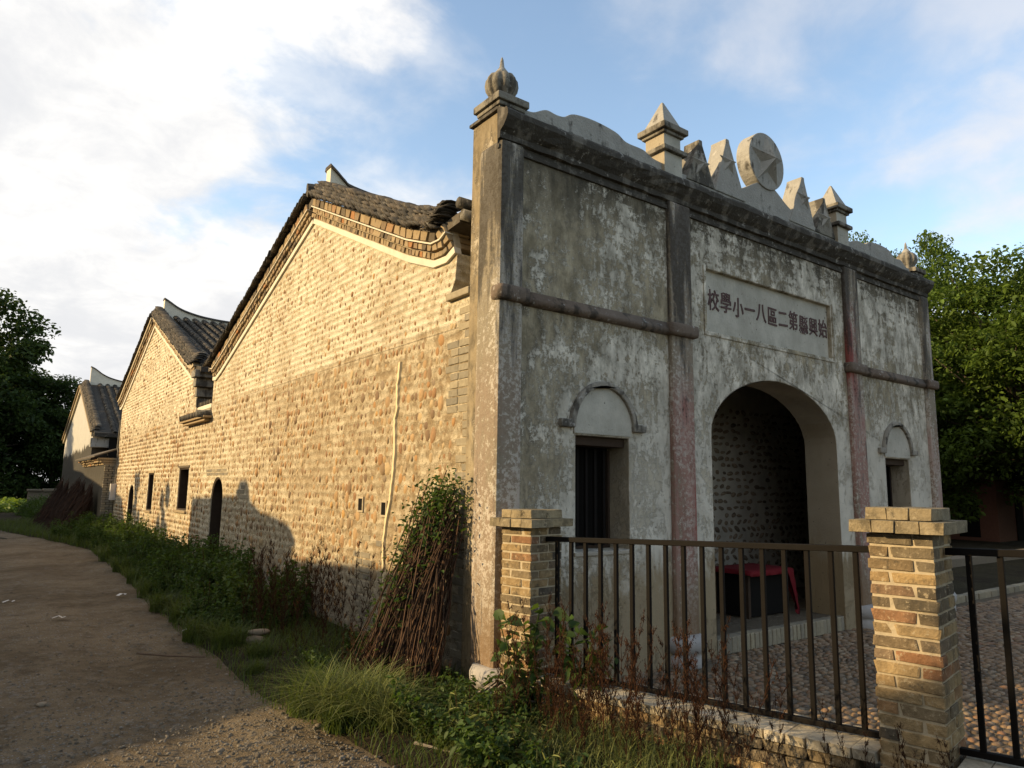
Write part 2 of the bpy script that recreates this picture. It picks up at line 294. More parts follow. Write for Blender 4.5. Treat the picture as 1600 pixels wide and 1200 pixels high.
def m_whitehouse():
    m, g = material('flaking_white_and_grey_render'); P = g.pos(); s = g.n('ShaderNodeSeparateXYZ', {0: P}); Y, Z = s.outputs[1], s.outputs[2]
    rag = g.noise(g.vm('MULTIPLY', P, (1, 1.6, .5)), 1.6, 6, .6)
    edge = g.m('ADD', g.m('SUBTRACT', Z, g.m('MULTIPLY', g.m('SUBTRACT', Y, 26.), -.02)), g.m('MULTIPLY', g.m('SUBTRACT', rag, .5), 1.1))
    n = g.noise(P, 5, 8, .7)
    wh = g.mix(n, (.33, .32, .29), (.56, .54, .49)); gr = g.mix(n, (.035, .033, .029), (.10, .092, .078))
    gr = g.mix(g.ss(Z, .8, 2.0), g.mix(n, (.09, .075, .05), (.17, .14, .095)), gr)
    finish(g, g.mix(g.ss(edge, 3.05, 3.15), gr, wh), .92, n, .6, .02, .1)
    return m
M['white_house'] = m_whitehouse()

# ------------------------------------------------------------------ mesh helpers
class MB:
    def __init__(s): s.v = []; s.f = []
    def add(s, vs, fs):
        o = len(s.v); s.v += [tuple(v) for v in vs]; s.f += [tuple(i+o for i in f) for f in fs]; return s
    def box(s, x0, x1, y0, y1, z0, z1, tf=None):
        vs = [(x, y, z) for x in (x0, x1) for y in (y0, y1) for z in (z0, z1)]
        if tf: vs = [tf(*v) for v in vs]
        return s.add(vs, [(0, 1, 3, 2), (4, 6, 7, 5), (0, 4, 5, 1), (2, 3, 7, 6), (0, 2, 6, 4), (1, 5, 7, 3)])
    def tube(s, pts, rad, n=6, cap=True):
        pts = [Vector(p) for p in pts]; k = len(pts); rad = rad if hasattr(rad, '__len__') else [rad]*k
        vs = []; up = Vector((.31, .17, .93))
        for i, p in enumerate(pts):
            t = (pts[min(i+1, k-1)]-pts[max(i-1, 0)]).normalized(); a = t.cross(up)
            if a.length < .05: a = t.cross(Vector((1, 0, 0)))
            a.normalize(); b = t.cross(a)
            vs += [p+(a*math.cos(2*PI*j/n)+b*math.sin(2*PI*j/n))*rad[i] for j in range(n)]
        fs = [(i*n+j, i*n+(j+1) % n, (i+1)*n+(j+1) % n, (i+1)*n+j) for i in range(k-1) for j in range(n)]
        if cap: fs += [tuple(range(n))[::-1], tuple((k-1)*n+j for j in range(n))]
        return s.add(vs, fs)
    def lathe(s, prof, c, n=24, lobes=0, amp=0):
        vs = []; k = len(prof)
        for r, z in prof:
            for j in range(n):
                a = 2*PI*j/n; q = r*(1-amp*abs(math.sin(lobes*a/2))**.35*0+amp*(abs(math.cos(lobes*a/2))**.6-1)) if lobes else r
                vs.append((c[0]+q*math.cos(a), c[1]+q*math.sin(a), c[2]+z))
        fs = [(i*n+j, i*n+(j+1) % n, (i+1)*n+(j+1) % n, (i+1)*n+j) for i in range(k-1) for j in range(n)]
        fs += [tuple(range(n))[::-1], tuple((k-1)*n+j for j in range(n))]
        return s.add(vs, fs)
    def poly(s, outer, holes, tf, t0, t1):
        """flat outline with holes, given thickness t0..t1; tf(a,b,t) -> world"""
        loops = [outer]+list(holes); flat = [p for l in loops for p in l]; n = len(flat)
        tris = tessellate_polygon([[Vector((a, b, 0)) for a, b in l] for l in loops])
        vs = [tf(a, b, t0) for a, b in flat]+[tf(a, b, t1) for a, b in flat]
        fs = []
        for t in tris: fs += [tuple(t), tuple(i+n for i in reversed(t))]
        o = 0
        for l in loops:
            k = len(l); fs += [(o+i, o+(i+1) % k, o+(i+1) % k+n, o+i+n) for i in range(k)]; o += k
        return s.add(vs, fs)
    def sweep(s, prof, path, frame, closed=False):
        """profile points placed with frame(path_point_index, p) -> world"""
        k = len(prof); vs = [frame(i, p) for i in range(len(path)) for p in prof]
        fs = [(i*k+j, i*k+(j+1) % k, (i+1)*k+(j+1) % k, (i+1)*k+j) for i in range(len(path)-1) for j in range(k)]
        fs += [tuple(range(k))[::-1], tuple((len(path)-1)*k+j for j in range(k))]
        return s.add(vs, fs)
    def mesh(s, name, mat, smooth=False, bevel=0):
        me = D.meshes.new(name); me.from_pydata(s.v, [], s.f)
        bm = bmesh.new(); bm.from_mesh(me); bmesh.ops.recalc_face_normals(bm, faces=bm.faces)
        if bevel:
            es = [e for e in bm.edges if len(e.link_faces) == 2 and e.calc_face_angle(0) > .6]
            bmesh.ops.bevel(bm, geom=es, offset=bevel, segments=2, affect='EDGES', profile=.6)
        bm.to_mesh(me); bm.free()
        if smooth: me.polygons.foreach_set('use_smooth', [True]*len(me.polygons))
        me.materials.append(mat); return me
def npmesh(name, V, Fc, mat, smooth=False):
    """V (n,3) array, Fc (m,k) array"""
    me = D.meshes.new(name); k = Fc.shape[1]; m = len(Fc)
    me.vertices.add(len(V)); me.vertices.foreach_set('co', V.astype(np.float32).ravel())
    me.loops.add(m*k); me.loops.foreach_set('vertex_index', Fc.astype(np.int32).ravel())
    me.polygons.add(m); me.polygons.foreach_set('loop_start', np.arange(0, m*k, k, dtype=np.int32))
    if smooth: me.polygons.foreach_set('use_smooth', np.ones(m, bool))
    me.update(calc_edges=True); me.materials.append(mat); return me

def thing(name, label, cat, loc=(0, 0, 0), group=None):
    o = D.objects.new(name, None); COL.objects.link(o); o.location = loc; o.empty_display_size = .2
    o['label'] = label; o['category'] = cat
    if group: o['group'] = group
    return o
def obj(name, me, parent=None, label=None, cat=None, group=None, kind=None, mw=None):
    o = D.objects.new(name, me); COL.objects.link(o)
    if parent is not None:
        o.parent = parent
        if parent.data is None: o.matrix_parent_inverse = Matrix.Translation(-Vector(parent.location))
    if mw is not None: o.matrix_basis = mw
    if label: o['label'] = label
    if cat: o['category'] = cat
    if group: o['group'] = group
    if kind: o['kind'] = kind
    return o
def part(name, mb, mat, parent, smooth=False, bevel=0, **k): return obj(name, mb.mesh(name, mat, smooth, bevel), parent, **k)
def dup(root, loc, rz=0, label=None, sc=1.):
    r = root.copy(); COL.objects.link(r); r.location = loc; r.rotation_euler = (0, 0, rz); r.scale = (sc, sc, sc)
    if label: r['label'] = label
    for ch in list(root.children):
        c = ch.copy(); COL.objects.link(c); c.parent = r
        for gch in ch.children:
            q = gch.copy(); COL.objects.link(q); q.parent = c
    return r

def brick_variant(name, mat, seed, bev=.05):
    rr = random.Random(seed); bm = bmesh.new(); bmesh.ops.create_cube(bm, size=1)
    for v in bm.verts: v.co += Vector([rr.uniform(-.04, .04) for _ in range(3)])
    bmesh.ops.bevel(bm, geom=bm.edges[:], offset=bev, segments=1, affect='EDGES')
    me = D.meshes.new(name); bm.to_mesh(me); bm.free(); me.materials.append(mat); return me
BRICKS = {k: [brick_variant('brick', M[k], i) for i in range(4)] for k in ('brick', 'greybrick', 'corbel', 'redbrick_dark')}
BRICKS['coping'] = [brick_variant('coping_brick', M['coping'], 60+i, .04) for i in range(4)]
BRICKS['capbrick'] = [brick_variant('brick', M['capbrick'], 40+i, .03) for i in range(4)]
def put_brick(parent, mat, c, size, ax=None, name='brick'):
    ax = ax or (Vector((1, 0, 0)), Vector((0, 1, 0)), Vector((0, 0, 1)))
    mw = Matrix.Translation(Vector(c)) @ Matrix((ax[0], ax[1], ax[2])).transposed().to_4x4() @ Matrix.Diagonal((*size, 1))
    return obj(name, random.choice(BRICKS[mat]), parent, mw=mw)

# pebble: a small irregular dome (about 25 triangles)
def dome(seed):
    rr = np.random.RandomState(seed); v = []
    for r, h, n, o in ((.5, -.15, 8, 0), (.44, .22, 8, .39)):
        for j in range(n):
            a = 2*PI*j/n+o; q = r*(1+rr.uniform(-.13, .13)); v.append((q*math.cos(a), q*math.sin(a), h))
    v.append((rr.uniform(-.05, .05), rr.uniform(-.05, .05), .42))
    f = []
    for j in range(8): f += [(j, (j+1) % 8, 8+j), ((j+1) % 8, 8+(j+1) % 8, 8+j), (8+j, 8+(j+1) % 8, 16)]
    return np.array(v), np.array(f)
DOMES = [dome(i) for i in range(8)]
def pebbles(parent, name, mat, items, nmax):
    """items: list of (centre, (su,sv,h), (U,V,N)); the nmax showing largest become parts, the rest one stuff part"""
    items = sorted(items, key=lambda it: (Vector(it[0])-CAM).length/ (it[1][0]*it[1][1])**.5 / max(.15, abs((Vector(it[0])-CAM).normalized().dot(Vector(it[2][2])))))
    meshes = [npmesh(name, v, f, mat, True) for v, f in DOMES]
    for c, s, (U, V, N) in items[:nmax]:
        mw = Matrix.Translation(Vector(c)) @ Matrix((U, V, N)).transposed().to_4x4() @ Matrix.Diagonal((*s, 1))
        obj(name, random.choice(meshes), parent, mw=mw)
    rest = items[nmax:]
    if rest:
        Vs, Fs, o = [], [], 0
        for i, (c, s, (U, V, N)) in enumerate(rest):
            v, f = DOMES[i % 8]
            Vs.append(np.array(c)+np.outer(v[:, 0]*s[0], U)+np.outer(v[:, 1]*s[1], V)+np.outer(v[:, 2]*s[2], N)); Fs.append(f+o); o += len(v)
        obj(name+'_field', npmesh(name+'_field', np.vstack(Vs), np.vstack(Fs), mat, True), parent, kind='stuff')
def tilt(U, V, a):
    U, V = Vector(U), Vector(V); return U*math.cos(a)+V*math.sin(a), V*math.cos(a)-U*math.sin(a)

# ------------------------------------------------------------------ ground, road, court
def gridsheet(name, xs, ys, zf, mat):
    X, Y = np.meshgrid(xs, ys, indexing='ij'); Z = zf(X, Y); ny = len(ys)
    V = np.stack([X.ravel(), Y.ravel(), Z.ravel()], 1)
    i, j = np.meshgrid(np.arange(len(xs)-1), np.arange(ny-1), indexing='ij'); a = (i*ny+j).ravel()
    return npmesh(name, V, np.stack([a, a+ny, a+ny+1, a+1], 1), mat, True)
def wob(X, Y, s=1., k=5, seed=1):
    rr = np.random.RandomState(seed); z = np.zeros_like(X)
    for _ in range(k*4):
        a = rr.uniform(0, 2*PI); f = s*rr.uniform(.5, 3.2); z += np.sin(f*(X*math.cos(a)+Y*math.sin(a))+rr.uniform(0, 6.3))/f
    return z/k
gx = np.concatenate([np.linspace(-600, -30, 12), np.linspace(-25, 45, 30), np.linspace(60, 600, 12)])
gy = np.concatenate([np.linspace(-600, -30, 10), np.linspace(-25, 60, 34), np.linspace(75, 600, 14)])
obj('ground', gridsheet('ground', gx, gy, lambda X, Y: X*0-.09, M['field']), kind='structure')
RE = [(-12, -.2), (-3, -.75), (-1.2, -1.15), (-.75, -1.27), (-.07, -1.33), (.92, -1.5), (2.31, -1.5), (5.36, -1.4), (9, -1.2), (15.45, -1.05), (19, -1.55), (22, -2.1), (26, -2.9), (60, -5)]
def road_edge(y): return np.interp(y, [p[0] for p in RE], [p[1] for p in RE])
def verge_z(X, Y):
    e = road_edge(Y); t = np.clip((X-e)/np.maximum(.3, .1-e), 0, 1)
    return .0+.07*np.sin(np.clip(t*1.6, 0, 1)*PI*.5)+.02*wob(X, Y, 3, 3, 5)-np.clip(Y-20, 0, 40)*.001
ys = np.concatenate([np.arange(-12, 12, .09), np.arange(12, 48, .25)])
obj('dirt_road', gridsheet('dirt_road', np.arange(-6.6, .3, .09), ys, lambda X, Y: -.005+.035*wob(X, Y, 1.2, 4, 2)*.5+.014*wob(X, Y, 8, 5, 3)-.035*np.exp(-((X-road_edge(Y)+1.95)/.28)**2)-.035*np.exp(-((X-road_edge(Y)+.62)/.25)**2), M['road']), kind='structure')
def vz(X, Y):
    e = road_edge(Y)+.09*wob(X*0, Y, 4, 2, 9)
    t = np.clip((X-e+.05)/.26, 0, 1); t = t*t*(3-2*t)
    return -.05+(verge_z(X, Y)+.062)*t
obj('grass_verge', gridsheet('grass_verge', np.concatenate([np.arange(-5.2, -1.7, .12), np.arange(-1.7, .52, .05)]), ys, vz, M['soil']), kind='structure')
# courtyard in front of the gatehouse, its bed and its laid cobbles
FA = Vector((-.007, -.503, 0)); FD = Vector((.174, -.985, 0)).normalized(); FN = Vector((.985, .174, 0)).normalized()
def FP(s, off, z=0.): return FA+FD*s+FN*off+Vector((0, 0, z))
mb = MB(); q = [FP(-.3, .25), FP(9, .25), Vector((22, -9, 0)), Vector((22, .3, 0)), Vector((8.3, .3, 0)), Vector((0.2, .2, 0))]
mb.add([(p.x, p.y, -.035) for p in q], [tuple(range(6))])
court = obj('courtyard', mb.mesh('courtyard', M['court']), kind='structure')
items = []
yy = -.02
while yy > -6:
    xx = FA.x+(FA.y-yy)*.177+.42
    while xx < 13.5:
        if not (yy > -.35 and (abs(xx-2.335) < .3 or xx < .4)):
            d = math.hypot(xx+3.4, yy+4.8); sc = 1. if d < 9 else 1.6
            s = random.uniform(.06, .11)*sc
            U, V = tilt((1, 0, 0), (0, 1, 0), random.uniform(-.5, .5))
            items.append(((xx+random.uniform(-.015, .015), yy+random.uniform(-.012, .012), -.032), (s, random.uniform(.045, .07)*sc, random.uniform(.03, .055)), (U, V, Vector((0, 0, 1)))))
            xx += s+.012
        else: xx += .1
    yy -= .068 if yy > -2.8 else .08
pebbles(court, 'cobble', M['cobble'], items, 290)
# brick kerb of the court beside the gatehouse, with the dark path beyond
k = thing('brick_kerb', 'low grey brick kerb edging the cobbled court right of the gatehouse', 'kerb', (9, .25, 0))
for i in range(34):
    put_brick(k, 'greybrick', (8.5+i*.25, .25+.01*(i % 2), .0), (.24, .14, .13))
mb = MB(); mb.add([(8.3, .34, -.03), (60, .34, -.03), (60, 40, -.03), (8.3, 40, -.03)], [(0, 1, 2, 3)])
obj('side_path', mb.mesh('side_path', M['soil']), kind='structure')
mb = MB(); mb.box(12, 26, 2.6, 3.0, -.05, .16); part('stone_step', mb, M['stone'], None, bevel=.02, label='long low stone step on the dark ground beyond the court', cat='step')

# gravel and pebbles lying on the road
def scatter_stones(name, n, area, smin, smax, mat, zf):
    Vs, Fs, o = [], [], 0
    for i in range(n):
        x, y = area(); s = RS.uniform(smin, smax)*(1 if RS.rand() < .95 else 1.6); a = RS.uniform(0, 6.3); v, f = DOMES[i % 8]
        R = np.array([[math.cos(a), -math.sin(a)], [math.sin(a), math.cos(a)]])
        w_ = v.copy(); w_[:, :2] = (w_[:, :2]*[1, RS.uniform(.6, 1)]) @ R.T
        Vs.append(w_*s*[1, 1, .7]+[x, y, float(zf(np.array(x), np.array(y)))]); Fs.append(f+o); o += len(v)
    return obj(name, npmesh(name, np.vstack(Vs), np.vstack(Fs), mat, True), kind='stuff')
scatter_n = 0
def ra():
    y = -3.2+RS.exponential(2.6); e = float(road_edge(y)); return e-.02-abs(RS.normal(0, 2.0)), y
g_ = scatter_stones('road_gravel', 13000, ra, .005, .019, M['gravel'], lambda x, y: x*0+.004)
g2 = scatter_stones('road_stones', 2600, lambda: (lambda y: (float(road_edge(y))+.05-abs(RS.normal(0, 1.6)), y))(-3.0+RS.exponential(2.2)), .016, .034, M['gravel'], lambda x, y: x*0-.002); g2['label'] = 'larger half buried stones of the dirt road'; g2['category'] = 'gravel'
g_['label'] = 'small loose gravel spread over the dirt road'; g_['category'] = 'gravel'

# ------------------------------------------------------------------ gatehouse (front building)
GH = thing('school_gatehouse', 'tall stained white plaster gatehouse with star crested parapet, arched porch and carved name panel', 'building', (0, 0, 0))
W_, FT = 8.2, .44
def arch_pts(cx, hw, z0, rise, n=18, ex=2.0):
    return [(cx-hw*math.copysign(abs(math.cos(a))**(2/ex), math.cos(a)), z0+rise*abs(math.sin(a))**(2/ex)) for a in [PI*i/n for i in range(n+1)]]
XZ = lambda a, b, t: (a, t, b)
YZ = lambda a, b, t: (t, a, b)
arch = arch_pts(4.1, 1.262, 2.27, .68, 22, 1.9)
outer = [(0, -.1), (2.838, -.1)]+arch+[(5.362, -.1), (W_, -.1), (W_, 4.98), (0, 4.98)]
WINX = [(.894, 1.577), (W_-1.577, W_-.894)]; WZ = (1.097, 2.138)
SIGN = (2.82, 5.38, 3.385, 4.09)
def rect(x0, x1, z0, z1): return [(x0, z0), (x0, z1), (x1, z1), (x1, z0)]
mb = MB(); mb.poly(outer, [rect(*wx, *WZ) for wx in WINX]+[rect(*SIGN)], XZ, 0, FT)
fwall = part('facade_wall', mb, M['facade'], GH, bevel=.012)
# white returns of the porch arch
mb = MB(); inn = arch_pts(4.1, 1.262, 2.27, .68, 22, 1.9); path = [(2.838, .08)]+inn+[(5.362, .08)]
mb2 = [( (x-4.1)*.996+4.1, z-.004 if z > 2.2 else z) for x, z in path]
for i in range(len(mb2)-1):
    (x0, z0), (x1, z1) = mb2[i], mb2[i+1]
    mb.add([(x0, .004, z0), (x1, .004, z1), (x1, FT-.004, z1), (x0, FT-.004, z0)], [(0, 1, 2, 3)])
part('arch_reveal', mb, M['jamb'], GH)
# recessed name panel and its characters, read from right to left
mb = MB(); mb.box(SIGN[0]-.02, SIGN[1]+.02, .055, .2, SIGN[2]-.02, SIGN[3]+.02)
panel = part('name_panel', mb, M['panel'], GH)
mb = MB()
for x0, x1, z0, z1 in ((2.76, 2.80, 3.36, 4.12), (5.40, 5.44, 3.36, 4.12), (2.76, 5.44, 3.33, 3.358)): mb.box(x0, x1, -.012, .02, z0, z1)
part('panel_border', mb, M['facade'], GH, bevel=.006)
TXT = '校學小一八區二第縣興始'
dg = None
for i, ch in enumerate(TXT):
    cu = D.curves.new('character', 'FONT'); cu.body = ch; cu.size = .25; cu.extrude = .006; cu.offset = .0016; cu.align_x = 'CENTER'; cu.align_y = 'CENTER'
    to = D.objects.new('t', cu); COL.objects.link(to); dg = bpy.context.evaluated_depsgraph_get()
    me = D.meshes.new_from_object(to.evaluated_get(dg)); D.objects.remove(to)
    me.materials.clear(); me.materials.append(M['letter']); me.name = 'character'
    x = 3.0+i*.226; sw = .84; sh = 1.02
    mw = Matrix.Translation((x, .052, 3.745+.010*math.sin(i*2.1))) @ Matrix.Rotation(math.radians((random.random()-.5)*7), 4, 'Y') @ Matrix.Rotation(PI/2, 4, 'X') @ Matrix.Diagonal((sw, sh, 1, 1))
    obj('character', me, panel, mw=mw)
# windows: iron bars, wooden lintel, arched hood with turned-out feet, pale tympanum
for wx0, wx1 in WINX:
    cx = (wx0+wx1)/2
    mb = MB(); mb.box(wx0+.001, wx1-.001, .30, .36, WZ[0], WZ[1]); win = part('window', mb, M['void'], GH)
    mb = MB(); mb.box(wx0+.003, wx1-.003, .06, .28, WZ[1]-.085, WZ[1]-.003); part('lintel', mb, M['darkwood'], win, bevel=.008)
    mb = MB(); mb.box(wx0+.002, wx0+.03, .26, .295, WZ[0]+.003, WZ[1]-.11); mb.box(wx1-.03, wx1-.002, .26, .295, WZ[0]+.003, WZ[1]-.11); mb.box(wx0+.03, wx1-.03, .26, .295, WZ[0]+.003, WZ[0]+.03); part('window_frame', mb, M['darkwood'], win)
    for i in range(5):
        x = wx0+.115*(i+.97); mb = MB(); mb.box(x-.014, x+.014, .225, .253, WZ[0]+.03, WZ[1]-.10); part('window_bar', mb, M['iron'], win)
    mb = MB(); mb.box(wx0-.02, wx1+.02, -.02, .14, WZ[0]-.035, WZ[0]-.002); part('window_sill', mb, M['jamb'], win, bevel=.006)
    # hood moulding
    pin = arch_pts(cx, .375, 2.20, .40, 16); pout = arch_pts(cx, .438, 2.18, .478, 16)
    ring = [(wx0-.20, 2.20), (wx0-.21, 2.275)]+[(a, max(b, 2.26)) if i in (0,) else (a, b) for i, (a, b) in enumerate(pout)][1:-1]+[(wx1+.21, 2.275), (wx1+.20, 2.20)]+pin[::-1]
    mb = MB(); mb.poly(ring, [], XZ, -.05, .002); part('window_hood', mb, M['hood'], win, bevel=.014)
    mb = MB(); mb.poly([(cx-.37, 2.155)]+pin[1:-1]+[(cx+.37, 2.155)], [], XZ, -.014, .002); part('tympanum', mb, M['panel'], win)
# engaged round columns with stone bases and collars
CX = [.115, 2.335, W_-2.335, W_-.115]
for i, cx in enumerate(CX):
    end = i in (0, 3); x0, x1 = (cx-.135, cx+.125) if i == 0 else (cx-.125, cx+.135) if i == 3 else (cx-.168, cx+.168); pr = .055
    def rbox(x0, x1, y0, y1, z0, z1, bv):
        mb = MB(); mb.box(x0, x1, y0, y1, z0, z1); return mb, bv
    mb = MB(); mb.box(x0, x1, -pr, .30 if end else .01, .18, 4.69); col = part('pilaster', mb, M['column'], GH, bevel=.045 if end else .022)
    cy = .06 if end else .03; r = .15
    mb = MB(); mb.lathe([(.19, -.1), (.215, -.02), (.215, .06), (.19, .085), (.215, .10), (.235, .15), (.235, .20), (.21, .245), (.15, .25)], (cx, cy, 0), 28); part('pilaster_base', mb, M['base_stone'], col, True)
    mb = MB(); mb.box(x0-(.03 if i == 0 else .045), x1+(.03 if i == 3 else .045), -pr-.058, .05, 3.232, 3.37); part('pilaster_collar', mb, M['band'], col, True, bevel=.04)
# string course in the outer bays
for a, b in ((.22, 2.18), (W_-2.18, W_-.22)):
    prof = [(.001, 3.235), (-.03, 3.24), (-.058, 3.262), (-.064, 3.285), (-.056, 3.30), (-.012, 3.365), (.001, 3.375)]
    mb = MB(); mb.add([(x, y, z) for x in (a, b) for y, z in prof], [(j, j+1, 7+j+1, 7+j) for j in range(6)]+[tuple(range(7)), tuple(range(7, 14))]); part('string_course', mb, M['band'], GH, True)
# cornice
prof = [(.0, 4.60), (-.022, 4.605), (-.025, 4.64), (-.004, 4.645), (-.004, 4.69), (-.04, 4.70), (-.045, 4.75), (-.085, 4.785), (-.12, 4.83), (-.145, 4.865), (-.145, 4.915), (-.125, 4.945), (-.10, 4.95), (.02, 5.01), (.46, 5.01), (.46, 4.982), (.01, 4.982)]
xs_ = np.linspace(-.03, W_+.03, 60); mb = MB(); n = len(prof)
jr = np.random.RandomState(4)
mb.sweep(prof, xs_, lambda i, p: (xs_[i], p[0]+jr.uniform(-.006, .006)*(p[0] < -.03), p[1]+jr.uniform(-.007, .007)*(p[0] < -.03))); part('cornice', mb, M['cornice'], GH)
# wavy side parapets, centre mound, star spikes, star disc
def smoothline(p, k=5):
    out = []
    for i in range(len(p)-1):
        p0, p1, p2, p3 = p[max(i-1, 0)], p[i], p[i+1], p[min(i+2, len(p)-1)]
        for j in range(k):
            t = j/k; out.append(tuple(.5*((2*p1[a])+(-p0[a]+p2[a])*t+(2*p0[a]-5*p1[a]+4*p2[a]-p3[a])*t*t+(-p0[a]+3*p1[a]-3*p2[a]+p3[a])*t**3) for a in (0, 1)))
    return out+[p[-1]]
wl = smoothline([(.30, 5.12), (.42, 5.13), (.57, 5.205), (.70, 5.20), (.80, 5.215), (.93, 5.285), (1.2, 5.31), (1.5, 5.285), (1.65, 5.225), (1.9, 5.22), (2.05, 5.17), (2.2, 5.16)])
for mirror in (0, 1):
    pl = [(W_-a, b) for a, b in wl][::-1] if mirror else wl
    mb = MB(); mb.poly([(pl[0][0], 4.99)]+pl+[(pl[-1][0], 4.99)], [], XZ, .06, .26); part('wavy_parapet', mb, M['cement'], GH, bevel=.012)
MC = 4.15
md = smoothline([(2.50, 5.14), (2.86, 5.15), (3.36, 5.20), (3.68, 5.29), (3.92, 5.42), (MC, 5.5), (4.38, 5.42), (4.62, 5.29), (4.94, 5.20), (5.44, 5.15), (5.76, 5.14)])
mb = MB(); mb.poly([(2.50, 4.99)]+md+[(5.76, 4.99)], [], XZ, .07, .26); part('centre_parapet', mb, M['cement'], GH, bevel=.012)
def star(mb, cx, cz, R, y0, h, rot=0):
    pts = []
    for i in range(10):
        a = PI/2+rot+i*PI/5; r = R if i % 2 == 0 else R*.40; pts.append((cx+r*math.cos(a), y0, cz+r*math.sin(a)))
    mb.add(pts+[(cx, y0-h, cz)], [(i, (i+1) % 10, 10) for i in range(10)])
for a, b, c_, h in ((2.60, 3.10, 2.855, 5.645), (3.10, 3.68, 3.36, 5.82), (4.62, 5.22, 4.97, 5.80), (5.22, 5.73, 5.475, 5.645)):
    ap = [(a, 5.10), (a+(c_-a)*.86, h-.07), (c_-.03, h-.012), (c_+.03, h-.012), (b-(b-c_)*.86, h-.07), (b, 5.10)]
    mb = MB(); mb.poly(ap, [], XZ, .055, .275); sp_ = part('star_spike', mb, M['cement'] if h > 5.7 else M['cement_dark'], GH, bevel=.012)
    mb = MB(); star(mb, c_, h-.31, .17, .056, .055); part('star', mb, M['cement'], sp_)
mb = MB(); mb.poly([(MC+.37*math.cos(2*PI*i/40), 5.76+.37*math.sin(2*PI*i/40)) for i in range(40)], [], XZ, .05, .24); disc = part('star_disc', mb, M['cement'], GH, bevel=.012)
mb = MB(); star(mb, MC, 5.76, .345, .051, .13); part('star', mb, M['cement'], disc)
# square pyramid piers over the inner columns
for cx in (2.335, W_-2.335):
    cy = .165
    def sq(mb, h, z0, z1): mb.box(cx-h, cx+h, cy-h, cy+h, z0, z1)
    mb = MB(); sq(mb, .145, 4.99, 5.29); sq(mb, .135, 5.342, 5.50); pf = part('pyramid_pier', mb, M['panel'], GH, bevel=.008)
    mb = MB(); sq(mb, .19, 5.29, 5.342); sq(mb, .165, 5.50, 5.535); sq(mb, .20, 5.536, 5.605); part('pier_cap', mb, M['cement_dark'], pf, bevel=.012)
    mb = MB(); h = .155; mb.add([(cx-h, cy-h, 5.606), (cx+h, cy-h, 5.606), (cx+h, cy+h, 5.606), (cx-h, cy+h, 5.606), (cx-.012, cy-.012, 5.95), (cx+.012, cy-.012, 5.95), (cx+.012, cy+.012, 5.95), (cx-.012, cy+.012, 5.95)], [(0, 1, 2, 3), (0, 1, 5, 4), (1, 2, 6, 5), (2, 3, 7, 6), (3, 0, 4, 7), (4, 5, 6, 7)]); part('pier_pyramid', mb, M['cement'], pf, bevel=.006)
# lobed onion finials at both ends
for cx in (.14, W_-.08):
    cy = .19
    mb = MB(); mb.box(cx-.13, cx+.13, cy-.16, cy+.16, 5.0, 5.045); mb.box(cx-.15, cx+.15, cy-.18, cy+.18, 5.046, 5.085); mb.box(cx-.175, cx+.175, cy-.205, cy+.205, 5.086, 5.155); fin = part('finial_plinth', mb, M['cement_dark'], GH, bevel=.012)
    mb = MB(); mb.lathe([(.10, 5.155), (.115, 5.18), (.10, 5.20), (.12, 5.235), (.148, 5.28), (.158, 5.33), (.150, 5.385), (.12, 5.43), (.07, 5.455)], (cx, cy, 0), 64, 10, .17); part('onion', mb, M['cement_dark'], fin, True)
    mb = MB(); mb.lathe([(.06, 5.445), (.065, 5.47), (.048, 5.495), (.024, 5.53), (.019, 5.57), (.014, 5.61), (.004, 5.635)], (cx, cy, 0), 16); part('finial_spike', mb, M['cement'], fin, True)

# porch room behind the arch
mb = MB(); mb.box(.5, 8.0, 1.90, 2.05, -.05, 4.0); mb.box(1.25, 1.40, FT+.002, 1.899, -.05, 4.0); mb.box(7.85, 8.0, FT+.002, 1.899, -.05, 4.0)
porch = part('porch_wall', mb, M['porchwall'], GH)
mb = MB(); mb.box(1.401, 7.849, FT+.003, 1.898, 3.6, 3.7); part('porch_ceiling', mb, M['oldwood'], GH)
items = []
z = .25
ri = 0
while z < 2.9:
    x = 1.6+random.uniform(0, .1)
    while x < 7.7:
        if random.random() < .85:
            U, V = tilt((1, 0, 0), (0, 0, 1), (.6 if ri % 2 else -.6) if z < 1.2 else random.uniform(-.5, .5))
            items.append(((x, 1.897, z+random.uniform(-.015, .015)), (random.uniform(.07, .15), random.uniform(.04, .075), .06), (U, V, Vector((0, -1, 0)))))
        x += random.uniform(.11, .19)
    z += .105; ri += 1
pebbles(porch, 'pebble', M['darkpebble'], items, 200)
mb = MB(); mb.box(1.41, 7.84, .14, 1.895, -.06, .13); fl = part('porch_floor', mb, M['court'], GH)
for i in range(31):
    put_brick(fl, 'greybrick', (2.90+i*.0805, .075, .055), (.07, .13, .17))

